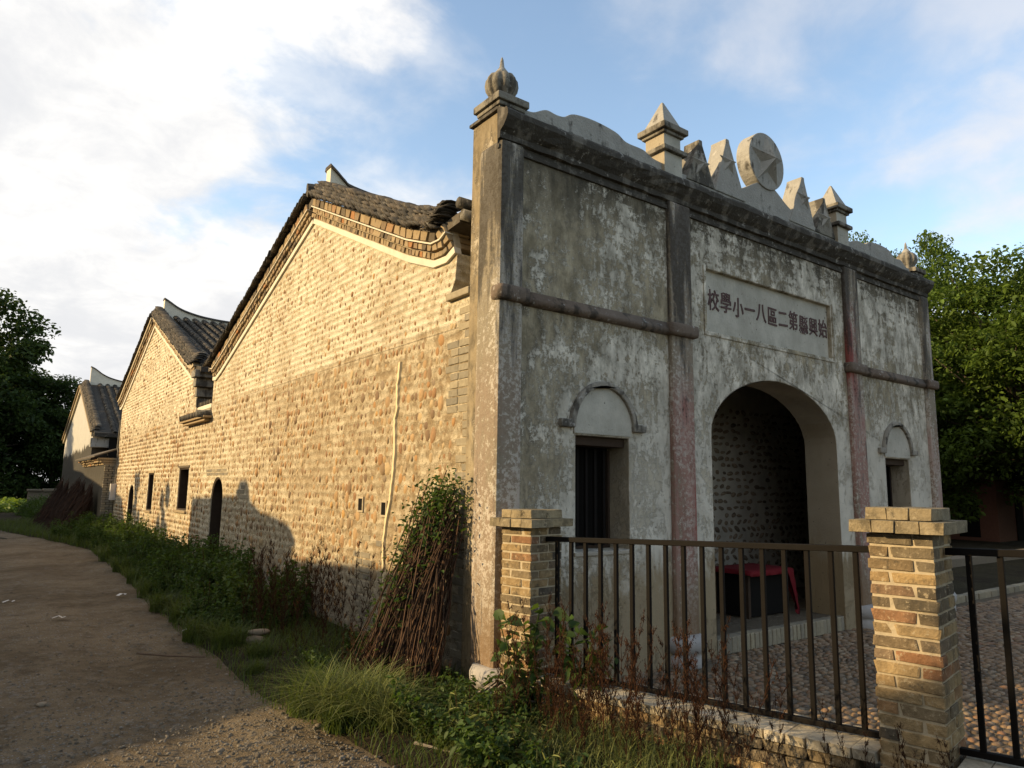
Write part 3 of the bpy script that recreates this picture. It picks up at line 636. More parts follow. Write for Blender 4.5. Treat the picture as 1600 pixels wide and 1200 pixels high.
# ------------------------------------------------------------------ pebble halls
XW = .05
def path_len(path):
    d = [0]
    for a, b in zip(path, path[1:]): d.append(d[-1]+math.hypot(b[0]-a[0], b[1]-a[1]))
    return d
def on_path(path, d, s):
    for i in range(len(path)-1):
        if s <= d[i+1] or i == len(path)-2:
            t = (s-d[i])/(d[i+1]-d[i]); a, b = path[i], path[i+1]; L = d[i+1]-d[i]
            tg = ((b[0]-a[0])/L, (b[1]-a[1])/L); return (a[0]+(b[0]-a[0])*t, a[1]+(b[1]-a[1])*t), tg
def strip(mb, path, o0, o1, x0, x1, upsign):
    """moulding along a (y,z) path between normal offsets o0..o1, from the wall plane x0 out to x1 (mitred)"""
    n = len(path); vs = []
    for i, p in enumerate(path):
        a, b = path[max(i-1, 0)], path[min(i+1, n-1)]; L = math.hypot(b[0]-a[0], b[1]-a[1]); ny, nz = -(b[1]-a[1])/L*upsign, (b[0]-a[0])/L*upsign
        for o, x in ((o0, x0), (o0, x1), (o1, x1), (o1, x0)): vs.append((x, p[0]+ny*o, p[1]+nz*o))
    fs = [(i*4+j, i*4+(j+1) % 4, i*4+4+(j+1) % 4, i*4+4+j) for i in range(n-1) for j in range(4)]+[(0, 1, 2, 3), tuple((n-1)*4+j for j in (3, 2, 1, 0))]
    mb.add(vs, fs)
def corbels(parent, path, upsign, rows, mat='corbel'):
    """rows: (offset0, offset1, out, brick length); every brick a part"""
    for o0, o1, out, bl in rows:
        n = len(path); pp = []
        for i, p in enumerate(path):
            a, b = path[max(i-1, 0)], path[min(i+1, n-1)]; L = math.hypot(b[0]-a[0], b[1]-a[1]); ny, nz = -(b[1]-a[1])/L*upsign, (b[0]-a[0])/L*upsign
            o = (o0+o1)/2; pp.append((p[0]+ny*o, p[1]+nz*o))
        d = path_len(pp); s = bl/2
        while s < d[-1]:
            l = bl*random.uniform(.93, 1.05); (y, z), tg = on_path(pp, d, s)
            T = Vector((0, tg[0], tg[1])); N = Vector((0, -tg[1]*upsign, tg[0]*upsign)); X = Vector((1, 0, 0))
            put_brick(parent, mat, (XW-out/2+.10+random.uniform(-.004, .004), y, z), (out+.20, l-.012, (o1-o0)-.012), (X, T, N)); s += l
def gable_roof_tiles(roof, path, upsign, off, out, step=.042, half=True):
    """stacked thin tile edges along the verge: one stuff mesh of curved tiles"""
    d = path_len(path); V, Fc, o = [], [], 0; s = .02
    while s < d[-1]:
        (y, z), tg = on_path(path, d, s); T = np.array((0, tg[0], tg[1])); N = np.array((0, -tg[1]*upsign, tg[0]*upsign)); X = np.array((1., 0, 0))
        for layer in range(5):
            lay = off+layer*.043+random.uniform(-.007, .007); xo = XW-out+layer*.024+random.uniform(-.022, .018); w_ = .19; tn = .012
            tl = random.uniform(.85, 1.2)*.15; an = random.uniform(.20, .46)
            if random.random() < .08: continue
            T2 = T*math.cos(an)+N*math.sin(an)*(1 if True else -1); N2 = N*math.cos(an)-T*math.sin(an)
            c = np.array((xo+w_/2, y, z))+N*lay+T*random.uniform(-.03, .03)
            vs = []
            for e, q in ((-1, 0), (1, 0)):
                for k, (aa, bb) in enumerate(((-.5, 0), (-.2, .25), (.2, .25), (.5, 0))):
                    for th in (0, 1): vs.append(c+X*aa*w_+N2*(bb*.06+th*tn)+T2*e*tl/2)
            V += vs
            for k in range(3):
                a = o+k*2; b = a+8
                Fc += [(a, a+2, b+2, b), (a+1, b+1, b+3, a+3), (a, a+1, a+3, a+2), (b, b+2, b+3, b+1)]
            Fc += [(o, o+8, o+9, o+1), (o+6, o+7, o+15, o+14)]
            o += 16
        s += step
    o_ = obj('verge_tile_stack', npmesh('verge_tile_stack', np.array(V), np.array(Fc), M['tile']), roof, kind='stuff'); return o_
def slope_tiles(roof, y0, z0, y1, z1, x0, x1, nind, pitch=.24):
    """barrel tile courses on a roof slope from eave (y0,z0) to ridge (y1,z1)"""
    L = math.hypot(y1-y0, z1-z0); T = Vector((0, (y1-y0)/L, (z1-z0)/L)); N = Vector((0, -T.z, T.y))
    if N.z < 0: N = -N
    v, f = [], []
    na = 6
    for e in (0, 1):
        for th in (1., .82):
            for k in range(na+1):
                a = PI*k/na; v.append((math.cos(a)*.5*th*(1 if e else .88), e-.5, math.sin(a)*.42*th*(1 if e else .88)))
    q = na+1
    for k in range(na): f += [(k, k+1, 2*q+k+1, 2*q+k), (q+k, 3*q+k, 3*q+k+1, q+k+1), (2*q+k, 2*q+k+1, 3*q+k+1, 3*q+k), (k, q+k, q+k+1, k+1)]
    v = np.array(v); f = np.array(f); me = npmesh('roof_tile', v, f, M['tile'], False)
    its = []
    x = x0
    while x < x1:
        s = 0.
        while s < L:
            its.append((Vector((x+random.uniform(-.01, .01), y0, z0))+T*(s+.08)+N*.03, (pitch*.62, .19, pitch*.55))); s += .15
        x += pitch
    its.sort(key=lambda t: (t[0]-CAM).length)
    X = Vector((1, 0, 0))
    for c, sz in its[:nind]:
        obj('roof_tile', me, roof, mw=Matrix.Translation(c) @ Matrix((X, -T, N)).transposed().to_4x4() @ Matrix.Rotation(random.uniform(-.05, .05), 4, 'Z') @ Matrix.Diagonal((*sz, 1)))
    rest = its[nind:]; Vs, Fs, o = [], [], 0
    for c, sz in rest:
        Vs.append(np.array(c)+np.outer(v[:, 0]*sz[0], X)+np.outer(v[:, 1]*sz[1], -T)+np.outer(v[:, 2]*sz[2], N)); Fs.append(f+o); o += len(v)
    if rest: obj('roof_tile_field', npmesh('roof_tile_field', np.vstack(Vs), np.vstack(Fs), M['tile']), roof, kind='stuff')
def inside(y, z, poly):
    c = False; n = len(poly)
    for i in range(n):
        (a, b), (e, f) = poly[i], poly[i-1]
        if (b > z) != (f > z) and y < (e-a)*(z-b)/(f-b)+a: c = not c
    return c
def wall_pebbles(wall, outline, keep, nind, y0, y1, ztop, spy, rowh, size):
    items = []; z = .1; ri = 0
    N = Vector((-1, 0, 0))
    while z < ztop:
        y = y0+random.uniform(0, spy)
        lean = random.uniform(-.25, .25)
        up = z > 3.12; szr = .054 if up else size; sp_ = spy*.80 if up else spy
        while y < y1:
            yy, zz = y, z+random.uniform(-.007, .007)
            dens = .93 if not up else .76
            if inside(yy, zz+.06, outline) and inside(yy, zz-.05, outline) and keep(yy, zz) and random.random() < dens:
                k = random.random(); s = szr*(random.uniform(.72, 1.14) if k < .90 else random.uniform(1.2, 1.7))*(1+.14*math.sin(yy*1.7+zz*2.3))
                U, V = tilt((0, -1, 0), (0, 0, 1), lean+random.uniform(-.22, .22))
                items.append(((XW+.006+random.uniform(-.008, .006), yy, zz), (s*random.uniform(.62, .95), s*random.uniform(.9, 1.18), s*random.uniform(.20, .38)), (U, V, N)))
            y += sp_*random.uniform(.75, 1.3)
        z += rowh*(.80 if up else 1); ri += 1
    pebbles(wall, 'pebble', M['pebble'], items, nind)
def arched_door(parent, y0, y1, ztop, spring):
    cy = (y0+y1)/2; hw = (y1-y0)/2
    mb = MB(); mb.poly([(y0+.001, -.1)]+arch_pts(cy, hw-.001, spring, ztop-spring-.001, 12)+[(y1-.001, -.1)], [], YZ, XW+.30, XW+.36); dr = part('door', mb, M['void'], parent)
    mb = MB()
    for i in range(4):
        a = y0+.03+(hw*2-.06)*i/4; mb.box(XW+.28, XW+.299, a, a+(hw*2-.06)/4-.012, -.05, spring+.05)
    part('door_plank', mb, M['void'], dr)
    mb = MB(); a_in = arch_pts(cy, hw-.035, spring, ztop-spring-.035, 12); a_out = arch_pts(cy, hw-.002, spring, ztop-spring-.002, 12)
    mb.poly([(y0+.002, -.1)]+a_out+[(y1-.002, -.1), (y1-.035, -.1)]+a_in[::-1]+[(y0+.035, -.1)], [], YZ, XW+.015, XW+.279); part('door_frame', mb, M['darkwood'], dr)

# --- front hall
FH = thing('pebble_hall', 'front pebble walled hall with low gable, brick corbels and dark tiled roof behind the gatehouse', 'building', (0, 5, 0))
ptop = [(.74, 3.86), (.90, 3.80), (1.15, 3.81), (1.7, 4.01), (4.55, 5.30)]
pback = [(4.55, 5.30), (8.9, 3.70), (9.25, 3.60), (9.46, 3.62)]
D1 = (8.27, 9.03)
out1 = [(FT+.003, -.1), (D1[0], -.1)]+arch_pts((D1[0]+D1[1])/2, .38, 1.42, .36, 12)+[(D1[1], -.1), (9.58, -.1), (9.58, 3.0), (9.46, 3.04), (9.46, 3.62)]+pback[::-1][1:]+ptop[::-1][1:]+[(.77, 3.60), (.86, 3.47), (.66, 3.40), (FT+.003, 3.40)]
mb = MB(); mb.poly(out1, [], YZ, XW, XW+.36); gw1 = part('gable_wall', mb, M['mortar'], FH)
# irregular grey quoin bricks next to the gatehouse and two brick patches
quo = []
def qb(y0, y1, z0, z1, x=XW+.003):
    quo.append((y0, y1, z0, z1)); put_brick(gw1, 'greybrick', (x+.04, (y0+y1)/2, (z0+z1)/2), (.10, y1-y0-.010, z1-z0-.010))
z = .12
i = 0
while z < 3.3:
    a = .58+(.10 if i % 2 else 0)*(1 if random.random() < .8 else 0)
    if 2.25 < z < 2.95: a = .86+random.uniform(-.06, .06); qb(.455, .66, z, z+.075); qb(.66, a, z, z+.075)
    else: qb(.455, a, z, z+.075)
    z += .076; i += 1
for k in range(12):
    z0 = .20+k*.075; y0 = 2.28+(.06 if k % 2 else 0)
    if k < 10: qb(y0, y0+.24, z0, z0+.068); qb(y0+.245, y0+.42+random.uniform(-.08, .08), z0, z0+.068)
for y0, z0, ln in ((7.0, 1.50, .25), (7.27, 1.50, .22), (7.0, 1.575, .2), (6.75, 1.42, .24), (7.0, 1.42, .23), (2.0, 1.02, .22), (2.35, 1.06, .2)): qb(y0, y0+ln, z0, z0+.07)
for k in range(7):
    qb(8.05+k*.2, 8.05+k*.2+.19, 1.80, 1.86); qb(8.12+k*.2, 8.12+k*.2+.19, 1.867, 1.927)
SQ = [(2.62, 1.45), (2.05, 1.42)]
def keep1(y, z):
    for a, b, c, d in quo:
        if a-.03 < y < b+.03 and c-.04 < z < d+.05: return False
    if D1[0]-.1 < y < D1[1]+.1 and z < 1.92: return False
    for a, b in SQ:
        if abs(y-a) < .11 and abs(z-b) < .12: return False
    if abs(y-cr(z)) < .07 and z < 2.9: return False
    return .62 < y < 9.5
# pale repaired crack running down the wall
crk = [(2.95, 1.80), (2.7, 1.84), (2.45, 1.83), (2.35, 1.87), (2.2, 1.86), (2.0, 1.84), (1.8, 1.87), (1.55, 1.90), (1.3, 1.98), (1.1, 2.02), (.95, 2.02), (.75, 1.98), (.5, 2.0), (.2, 2.02)]
crk = [(z_, y_-.0) for z_, y_ in crk]
def cr(z): return float(np.interp(z, [c[0] for c in crk[::-1]], [c[1] for c in crk[::-1]]))
wall_pebbles(gw1, out1, keep1, 290, .66, 9.5, 5.2, .094, .102, .080)
mb = MB(); zz = np.linspace(.2, 2.95, 70); rr = np.random.RandomState(3)
pa = [(z_, cr(z_)+rr.uniform(-.008, .008), .022+.012*rr.rand()) for z_ in zz]
for (za, ya, wa), (zb, yb, wb) in zip(pa, pa[1:]):
    vs = [(XW-.022, ya-wa*.6, za), (XW-.022, ya+wa*.6, za), (XW-.022, yb+wb*.6, zb), (XW-.022, yb-wb*.6, zb), (XW+.004, ya-wa, za), (XW+.004, ya+wa, za), (XW+.004, yb+wb, zb), (XW+.004, yb-wb, zb)]
    mb.add(vs, [(0, 1, 2, 3), (0, 4, 7, 3), (1, 5, 6, 2)])
part('mortar_crack_line', mb, M['ochre'], gw1)
for y, z in SQ:
    mb = MB()
    for a, b, c, d in ((-.07, .07, .065, .085), (-.07, .07, -.085, -.065), (-.07, -.05, -.065, .065), (.05, .07, -.065, .065)): mb.box(XW-.016, XW+.01, y+a, y+b, z+c, z+d)
    part('vent_surround', mb, M['bmortar'], gw1); mb = MB(); mb.box(XW-.012, XW+.01, y-.05, y+.05, z-.065, z+.065); part('vent_hole', mb, M['void'], gw1)
arched_door(FH, D1[0], D1[1], 1.78, 1.42)
ROWS = [(.075, .145, .045, .085), (.148, .218, .075, .105)]
SQR = [(.236, .345, .095, .165)]
for pth in (ptop, pback):
    mb = MB(); strip(mb, pth, .0, .072, XW+.05, XW-.03, 1); part('lime_band', mb, M['whiteband'], FH, bevel=.006)
    corbels(FH, pth, 1, ROWS)
    mb = MB(); strip(mb, pth, .219, .235, XW+.05, XW-.10, 1); part('mortar_course', mb, M['whiteband'], FH)
    corbels(FH, pth, 1, SQR)
    mb = MB(); strip(mb, pth, .07, .34, XW+.06, XW-.012, 1); part('verge_backing', mb, M['bmortar'], FH)
# roof
mb = MB(); S1 = [(.62, 4.22), (1.0, 4.18), (1.6, 4.36), (4.55, 5.66), (9.3, 3.93), (9.7, 3.9), (9.7, 3.82), (9.3, 3.82), (4.55, 5.55), (1.6, 4.26), (1.0, 4.08), (.62, 4.12)]
mb.poly(S1, [], YZ, XW-.06, 8.2); roof1 = part('roof', mb, M['tile'], FH)
gable_roof_tiles(roof1, [(.66, 3.97), (.80, 3.87), (1.10, 3.81), (1.7, 4.01), (4.50, 5.28)], 1, .375, .17)
gable_roof_tiles(roof1, [(9.6, 3.55), (9.2, 3.60), (4.58, 5.30)], -1, .375, .17)
mb = MB(); mb.tube([(XW-.12, 4.60, 5.78), (XW+.1, 4.55, 5.80), (2., 4.55, 5.82), (8.1, 4.55, 5.80)], .1, 8); part('ridge_tile', mb, M['tile'], roof1)
def horn(parent, Y, pts, base, th=.16):
    top = smoothline(pts, 4); bot = [(a, base) for a, b in top][::-1]
    mb = MB(); mb.poly(top+bot, [], lambda a, b, t: (a, t, b), Y-th/2, Y+th/2); h = part('ridge_horn', mb, M['whiteband'], parent, bevel=.006)
    mb = MB(); mb.sweep([(-th*.75, 0), (th*.75, 0), (th*.6, .05), (-th*.6, .05)], top, lambda i, p: (top[i][0]-.01, Y+p[0], top[i][1]+p[1])); part('horn_cap_tile', mb, M['tile'], h)
horn(roof1, 4.5, [(.19, 6.14), (.30, 6.06), (.42, 5.96), (.55, 5.90), (1.2, 5.85), (3, 5.82)], 5.72)
# dark box closing the hall behind its gable
mb = MB(); mb.box(XW+.37, 8.1, 2.95, 3.0, 0, 4.6); mb.box(8.0, 8.1, .5, 9.5, 0, 3.7); mb.box(XW+.37, 8.1, 9.4, 9.5, 0, 3.6); part('rear_wall', mb, M['mortar'], FH)
# gutter slab in the slot beside the gatehouse
mb = MB(); mb.box(XW-.05, XW+.4, .46, .86, 3.40, 3.47); part('gutter_slab', mb, M['greybrick'], FH, bevel=.012)
# kneeler at front foot: pale rolled end tiles under the roof lip
mb = MB(); mb.tube([(XW-.09, .60, 4.30), (XW+.3, .60, 4.30)], .055, 10); mb.tube([(XW-.06, .575, 4.18), (XW+.3, .575, 4.18)], .055, 10); part('kneeler_roll', mb, M['cement_dark'], FH, True)

# --- second hall
RH = thing('pebble_hall', 'second pebble walled hall further down the lane with steep gable and two slit windows', 'building', (0, 15.5, 0))
q1 = [(10.70, 3.82), (10.95, 3.78), (11.3, 3.86), (16.05, 5.82)]
q2 = [(16.05, 5.82), (20.35, 4.05), (20.7, 3.96), (20.95, 3.98)]
D2 = (17.17, 17.97); WA = (10.92, 11.80, 1.10, 1.98); WB = (14.55, 15.22, .98, 1.90)
out2 = [(9.583, -.1), (D2[0], -.1)]+arch_pts((D2[0]+D2[1])/2, .40, 1.25, .36, 12)+[(D2[1], -.1), (20.6, -.1), (20.6, 4.0)]+q2[::-1][1:]+q1[::-1][1:]+[(10.72, 3.2), (10.72, 3.1), (9.583, 3.1)]
mb = MB(); mb.poly(out2, [rect(*WA), rect(*WB)], YZ, XW+.004, XW+.36); gw2 = part('gable_wall', mb, M['mortar'], RH)
def keep2(y, z):
    if D2[0]-.12 < y < D2[1]+.12 and z < 1.72: return False
    for a, b, c, d in (WA, WB):
        if a-.14 < y < b+.14 and c-.14 < z < d+.14: return False
    if z > 2.85 and y < 11.5 and z < 3.1: return False
    return y < 20.5
wall_pebbles(gw2, out2, keep2, 60, 9.65, 20.5, 5.8, .105, .108, .08)
for a, b, c, d in (WA, WB):
    mb = MB(); mb.box(XW+.27, XW+.33, a+.002, b-.002, c+.002, d-.002); wn = part('slit_window', mb, M['darkwood'], RH)
    mb = MB(); mb.poly(rect(a+.003, b-.003, c+.003, d-.003), [rect(a+.035, b-.035, c+.03, d-.03)], YZ, XW+.02, XW+.268); part('window_frame', mb, M['darkwood'], wn)
    mb = MB(); mb.box(XW-.04, XW+.2, a-.06, b+.06, c-.05, c-.002); part('window_sill', mb, M['corbel'], wn, bevel=.006)
    mb = MB(); mb.box(XW-.012, XW+.1, a-.06, b+.06, d+.002, d+.05); part('window_lintel', mb, M['corbel'], wn, bevel=.006)
arched_door(RH, D2[0], D2[1], 1.61, 1.25)
R2 = [(.08, .16, .05, .14), (.165, .245, .09, .16)]
for pth in (q1, q2):
    mb = MB(); strip(mb, pth, .0, .076, XW+.05, XW-.03, 1); part('lime_band', mb, M['whiteband'], RH)
    corbels(RH, pth, 1, R2)
    mb = MB(); strip(mb, pth, .246, .33, XW+.05, XW-.12, 1); part('verge_course', mb, M['bmortar'], RH)
    mb = MB(); strip(mb, pth, .07, .33, XW+.06, XW-.012, 1); part('verge_backing', mb, M['bmortar'], RH)
mb = MB(); S2 = [(10.3, 4.0), (11.2, 4.16), (16.05, 6.14), (20.6, 4.28), (21.2, 4.2), (21.2, 4.1), (20.6, 4.18), (16.05, 6.02), (11.2, 4.06), (10.3, 3.9)]
mb.poly(S2, [], YZ, XW-.06, 9.5); roof2 = part('roof', mb, M['tile'], RH)
gable_roof_tiles(roof2, [(10.6, 3.80), (10.95, 3.78), (11.3, 3.86), (16.05, 5.82)], 1, .36, .17, .055)
gable_roof_tiles(roof2, [(21.1, 3.98), (20.7, 3.96), (16.05, 5.82)], -1, .36, .17, .055)
slope_tiles(roof2, 10.3, 4.02, 16.05, 6.16, .28, 6.2, 290)
horn(roof2, 16.05, [(.20, 6.62), (.32, 6.56), (.6, 6.40), (.95, 6.30), (1.4, 6.24), (2.2, 6.22), (5, 6.24)], 6.0)
mb = MB(); mb.box(XW+.37, 9.3, 10.7, 10.8, 0, 3.95); mb.box(9.2, 9.3, 10.8, 20.5, 0, 4); mb.box(XW+.37, 9.3, 20.4, 20.55, 0, 4); part('rear_wall', mb, M['mortar'], RH)
# kneeler blocks at the foot of the second gable facing the gap
for z0, z1, o in ((3.62, 3.80, .0), (3.42, 3.61, .10), (3.2, 3.41, .16), (3.80, 3.95, -.1)):
    mb = MB(); mb.box(XW-.10+o*.5, XW+.38, 10.48+o, 10.718, z0, z1); part('kneeler_block', mb, M['cement_dark'], RH, bevel=.02)
# --- small tiled coping and gutter spout between the two halls
GP = thing('gap_coping', 'little tiled coping with clay gutter pipe bridging the gap between the two pebble halls', 'coping', (0, 10.3, 2.9))
mb = MB(); mb.box(XW-.16, XW+.30, 9.35, 11.35, 2.90, 2.94); mb.box(XW-.11, XW+.002, 9.5, 11.3, 2.85, 2.898); part('coping_slab', mb, M['corbel'], GP, bevel=.006)
for i in range(12):
    y = 9.75+i*.135; mb = MB(); mb.tube([(XW-.19, y, 2.985), (XW+.2, y, 3.05)], .055, 8); part('coping_tile', mb, M['tile'], GP, True)
mb = MB(); mb.tube([(XW-.26, 9.50, 2.97), (XW+.2, 9.50, 3.0)], .075, 12); part('gutter_pipe', mb, M['cement_dark'], GP, True)
mb = MB(); mb.box(XW+.02, XW+.2, 9.59, 10.70, 3.12, 3.20); mb.box(XW+.06, XW+.3, 9.6, 10.7, 3.2, 3.24); part('coping_band', mb, M['whiteband'], GP)
mb = MB()
for i in range(9): mb.tube([(XW+.02, 9.65+i*.12, 3.25), (XW+.3, 9.65+i*.12, 3.27)], .045, 6)
part('coping_tile_row', mb, M['tile'], GP)

# --- white gabled house at the far end
WH = thing('white_gabled_house', 'far house with flaking white gable above bare grey render and ridge horn', 'house', (0, 31, 0))
h1 = [(25.9, 3.35), (31.6, 5.70)]; h2 = [(31.6, 5.70), (37.3, 3.55)]
mb = MB(); mb.poly([(26.1, -.3), (37.1, -.3), (37.1, 3.6), (31.6, 5.7), (26.1, 3.42)], [], YZ, -.1, .3); mb.box(.3, 8, 26.1, 26.4, -.3, 3.3); part('house_wall', mb, M['white_house'], WH)
for pth in (h1, h2):
    mb = MB(); strip(mb, pth, .0, .16, 0, -.18, 1); part('verge_course', mb, M['bmortar'], WH)
    mb = MB(); strip(mb, pth, .165, .24, 0, -.24, 1); part('verge_course', mb, M['corbel'], WH)
mb = MB(); mb.poly([(25.5, 3.48), (31.6, 6.0), (37.7, 3.72), (37.7, 3.60), (31.6, 5.88), (25.5, 3.34)], [], YZ, -.12, 8); roof3 = part('roof', mb, M['tile'], WH)
gable_roof_tiles(roof3, h1, 1, .27, .22, .10); gable_roof_tiles(roof3, h2[::-1], -1, .27, .22, .10)
slope_tiles(roof3, 25.5, 3.48, 31.6, 6.0, .55, 6.5, 120, .30)
horn(roof3, 31.6, [(.16, 6.75), (.35, 6.66), (.65, 6.45), (1.0, 6.30), (1.5, 6.20), (2.2, 6.15), (6, 6.2)], 5.85)
mb = MB(); mb.box(-.2, .5, 25.7, 26.05, 2.95, 3.3); part('kneeler_block', mb, M['cement'], WH, bevel=.03)
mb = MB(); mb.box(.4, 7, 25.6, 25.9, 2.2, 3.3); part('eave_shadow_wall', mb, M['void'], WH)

# --- brick gate wall with stepped tile cap between second hall and white house
GW = thing('gate_wall', 'grey brick gate wall with stepped tile cap projecting beside the second hall', 'wall', (-.2, 22, 0))
mb = MB(); mb.box(-.28, .2, 20.68, 25.9, -.3, 2.2); part('wall_core', mb, M['white_house'], GW)
for k in range(31):
    z0 = -.05+k*.073
    for j, (a, b) in enumerate((( -.285, -.06), (-.05, .04)) if k % 2 else ((-.285, -.17), (-.16, .04))): put_brick(GW, 'greybrick', ((a+b)/2, 20.66, z0+.035), (b-a-.012, .10, .060))
for k, (o, z0) in enumerate(((.05, 2.2), (.12, 2.275), (.19, 2.35))):
    for i in range(20): put_brick(GW, 'corbel', (-.0-o/2, 20.62-.02*k+.135+i*.27, z0+.035), (.56+o, .26, .066))
mb = MB(); mb.add([(-.60, 20.5, 2.43), (.12, 20.5, 2.72), (.12, 26, 2.72), (-.60, 26, 2.43), (-.60, 20.5, 2.47), (.12, 20.5, 2.76), (.12, 26, 2.76), (-.60, 26, 2.47)], [(0, 1, 2, 3), (4, 5, 6, 7), (0, 1, 5, 4), (1, 2, 6, 5), (2, 3, 7, 6), (3, 0, 4, 7)]); part('cap_tile', mb, M['tile'], GW)
mb = MB(); mb.box(XW-.16, XW, 20.30, 20.45, 1.12, 1.62); part('meter_box', mb, M['litter'], None, bevel=.012, label='small pale metal meter box on the far corner of the second hall', cat='meter box')
mb = MB(); mb.tube([(XW-.04, 20.37, 1.62), (XW-.04, 20.37, 2.6), (XW-.05, 20.5, 2.75), (XW-.04, 20.45, 3.6)], .018, 6); part('cable_pipe', mb, M['cement_dark'], None, label='thin cable pipe rising from the meter box up the hall corner', cat='pipe')

# ------------------------------------------------------------------ brick pillars, low wall and railing
def pillar(label, s0, top, first):
    """s0: distance along the fence of the far face; courses 6.45 cm"""
    P = thing('brick_pillar', label, 'pillar', tuple(FP(s0+.16, .19)), 'brick gate pillars of the railing')
    L, Wd = .32, .375; ch = .0645; ncap = 2
    zb = top-2*ch
    mb = MB(); v = [FP(s0+a, b, z) for a in (.012, L-.012) for b in (.012, Wd-.012) for z in (-.15, zb-.005)]
    mb.add(v, [(0, 1, 3, 2), (4, 6, 7, 5), (0, 4, 5, 1), (2, 3, 7, 6), (0, 2, 6, 4), (1, 5, 7, 3)]); part('mortar_core', mb, M['bmortar'], P)
    n = int((zb+.1)/ch)
    ax = (FD, FN, Vector((0, 0, 1)))
    for k in range(n):
        z = zb-(k+.5)*ch
        ring = [(0, .215, 0, .105), (.218, L, 0, .21), (L-.105, L, .213, Wd), (.0, L-.108, Wd-.105, Wd), (0, .105, .108, Wd-.108)]
        if k % 2: ring = [(a2, b2, Wd-d2, Wd-c2) for a2, b2, c2, d2 in [(L-b, L-a, c, d) for a, b, c, d in ring]]
        if k % 2: ring = [(0, .105, 0, .21), (.108, L, 0, .105), (L-.105, L, .108, Wd-.108), (.0, .21, Wd-.105, Wd), (.213, L, Wd-.16, Wd), (0, .105, .213, Wd-.108)]
        for a, b, c, d in ring:
            j = random.uniform(-.003, .003)
            put_brick(P, 'brick', FP(s0+(a+b)/2, (c+d)/2+j, z), (b-a-random.uniform(.008, .014), d-c-random.uniform(.006, .012), ch-random.uniform(.009, .016)), ax)
    for lev, (o, z) in enumerate(((.065, zb+ch*.5), (.0, zb+ch*1.5))):
        LL, WW = L+2*o, Wd+2*o; nb = 4 if lev == 0 else 3
        for i in range(nb):
            for jn in range(2):
                put_brick(P, 'capbrick', FP(s0-o+LL*(i+.5)/nb, -o+WW*(jn+.5)/2, z+random.uniform(-.0015, .0015)), (LL/nb-.002, WW/2-.002, ch-.003), ax)
    return P
pillar('brick pillar nearer the house corner, far end of the railing', -.32, 1.487, True)
pillar('large brick pillar in the right foreground between two railing panels', 2.375, 1.578, False)
pillar('brick pillar beyond the right edge carrying the end of the second railing panel', 5.07, 1.67, False)
def railing(label, s0, s1, zt0, zt1):
    R_ = thing('iron_railing', label, 'railing', tuple(FP((s0+s1)/2, .187)), 'brown black railing panels between the pillars')
    def zt(s): return zt0+(zt1-zt0)*(s-s0)/(s1-s0)
    def bar(nm, a, b, off, h0, h1, w_):
        mb = MB(); vs = [FP(s, .187+o, zt(s)+h) for s in (a, b) for o in (-w_, w_) for h in (h0, h1)]
        mb.add(vs, [(0, 1, 3, 2), (4, 6, 7, 5), (0, 4, 5, 1), (2, 3, 7, 6), (0, 2, 6, 4), (1, 5, 7, 3)]); part(nm, mb, M['metal'], R_, bevel=.004)
    bar('top_rail', s0, s1, 0, -.036, .0, .022); bar('bottom_rail', s0, s1, 0, -1.0, -.968, .018)
    n = round((s1-s0)/.134); me = None
    for i in range(n):
        s = s0+.10+i*.1345
        if s > s1-.03: break
        mb = MB(); vs = [FP(s+a, .187+b, zt(s)+h) for a in (-.0135, .0135) for b in (-.0135, .0135) for h in (-.969, -.035)]
        mb.add(vs, [(0, 1, 3, 2), (4, 6, 7, 5), (0, 4, 5, 1), (2, 3, 7, 6), (0, 2, 6, 4), (1, 5, 7, 3)]); part('baluster', mb, M['metal'], R_, bevel=.003)
railing('brown black iron railing panel between the two brick pillars in front of the porch', .005, 2.372, 1.285, 1.365)
railing('brown black iron railing panel running off the right edge of the picture', 2.70, 5.065, 1.378, 1.46)
LW = thing('low_brick_wall', 'low brick plinth wall with pale coping bricks under the railing', 'wall', tuple(FP(2.5, .187)))
mb = MB(); vs = [FP(s, o, z) for s in (.0, 5.06) for o in (.02, .35) for z in (-.3, .20)]
mb.add(vs, [(0, 1, 3, 2), (4, 6, 7, 5), (0, 4, 5, 1), (2, 3, 7, 6), (0, 2, 6, 4), (1, 5, 7, 3)]); part('wall_core', mb, M['bmortar'], LW)
SL = .034
axw = (Vector((FD.x, FD.y, SL)).normalized(), FN, Vector((0, 0, 1)))
for k in range(7):
    s = .01-(.12 if k % 2 else 0)
    while s < 5.0:
        a, b = max(s, .005), min(s+.25, 5.05)
        if b-a > .06 and not (2.36 < (a+b)/2 < 2.71):
            zc = .182-k*.066+SL*(a+b)/2
            for off in ((.045,) if k else (.045, .325)):
                put_brick(LW, 'brick', FP((a+b)/2, off, zc), (b-a-.010, .10, .055), axw)
        s += .25
for i in range(42):
    s = .005+i*.118
    if 2.33 < s+.06 < 2.71 or s > 4.9: continue
    o = put_brick(LW, 'coping', FP(s+.059, .18, .245+SL*s), (.114, .385, .056), axw, 'coping_brick')

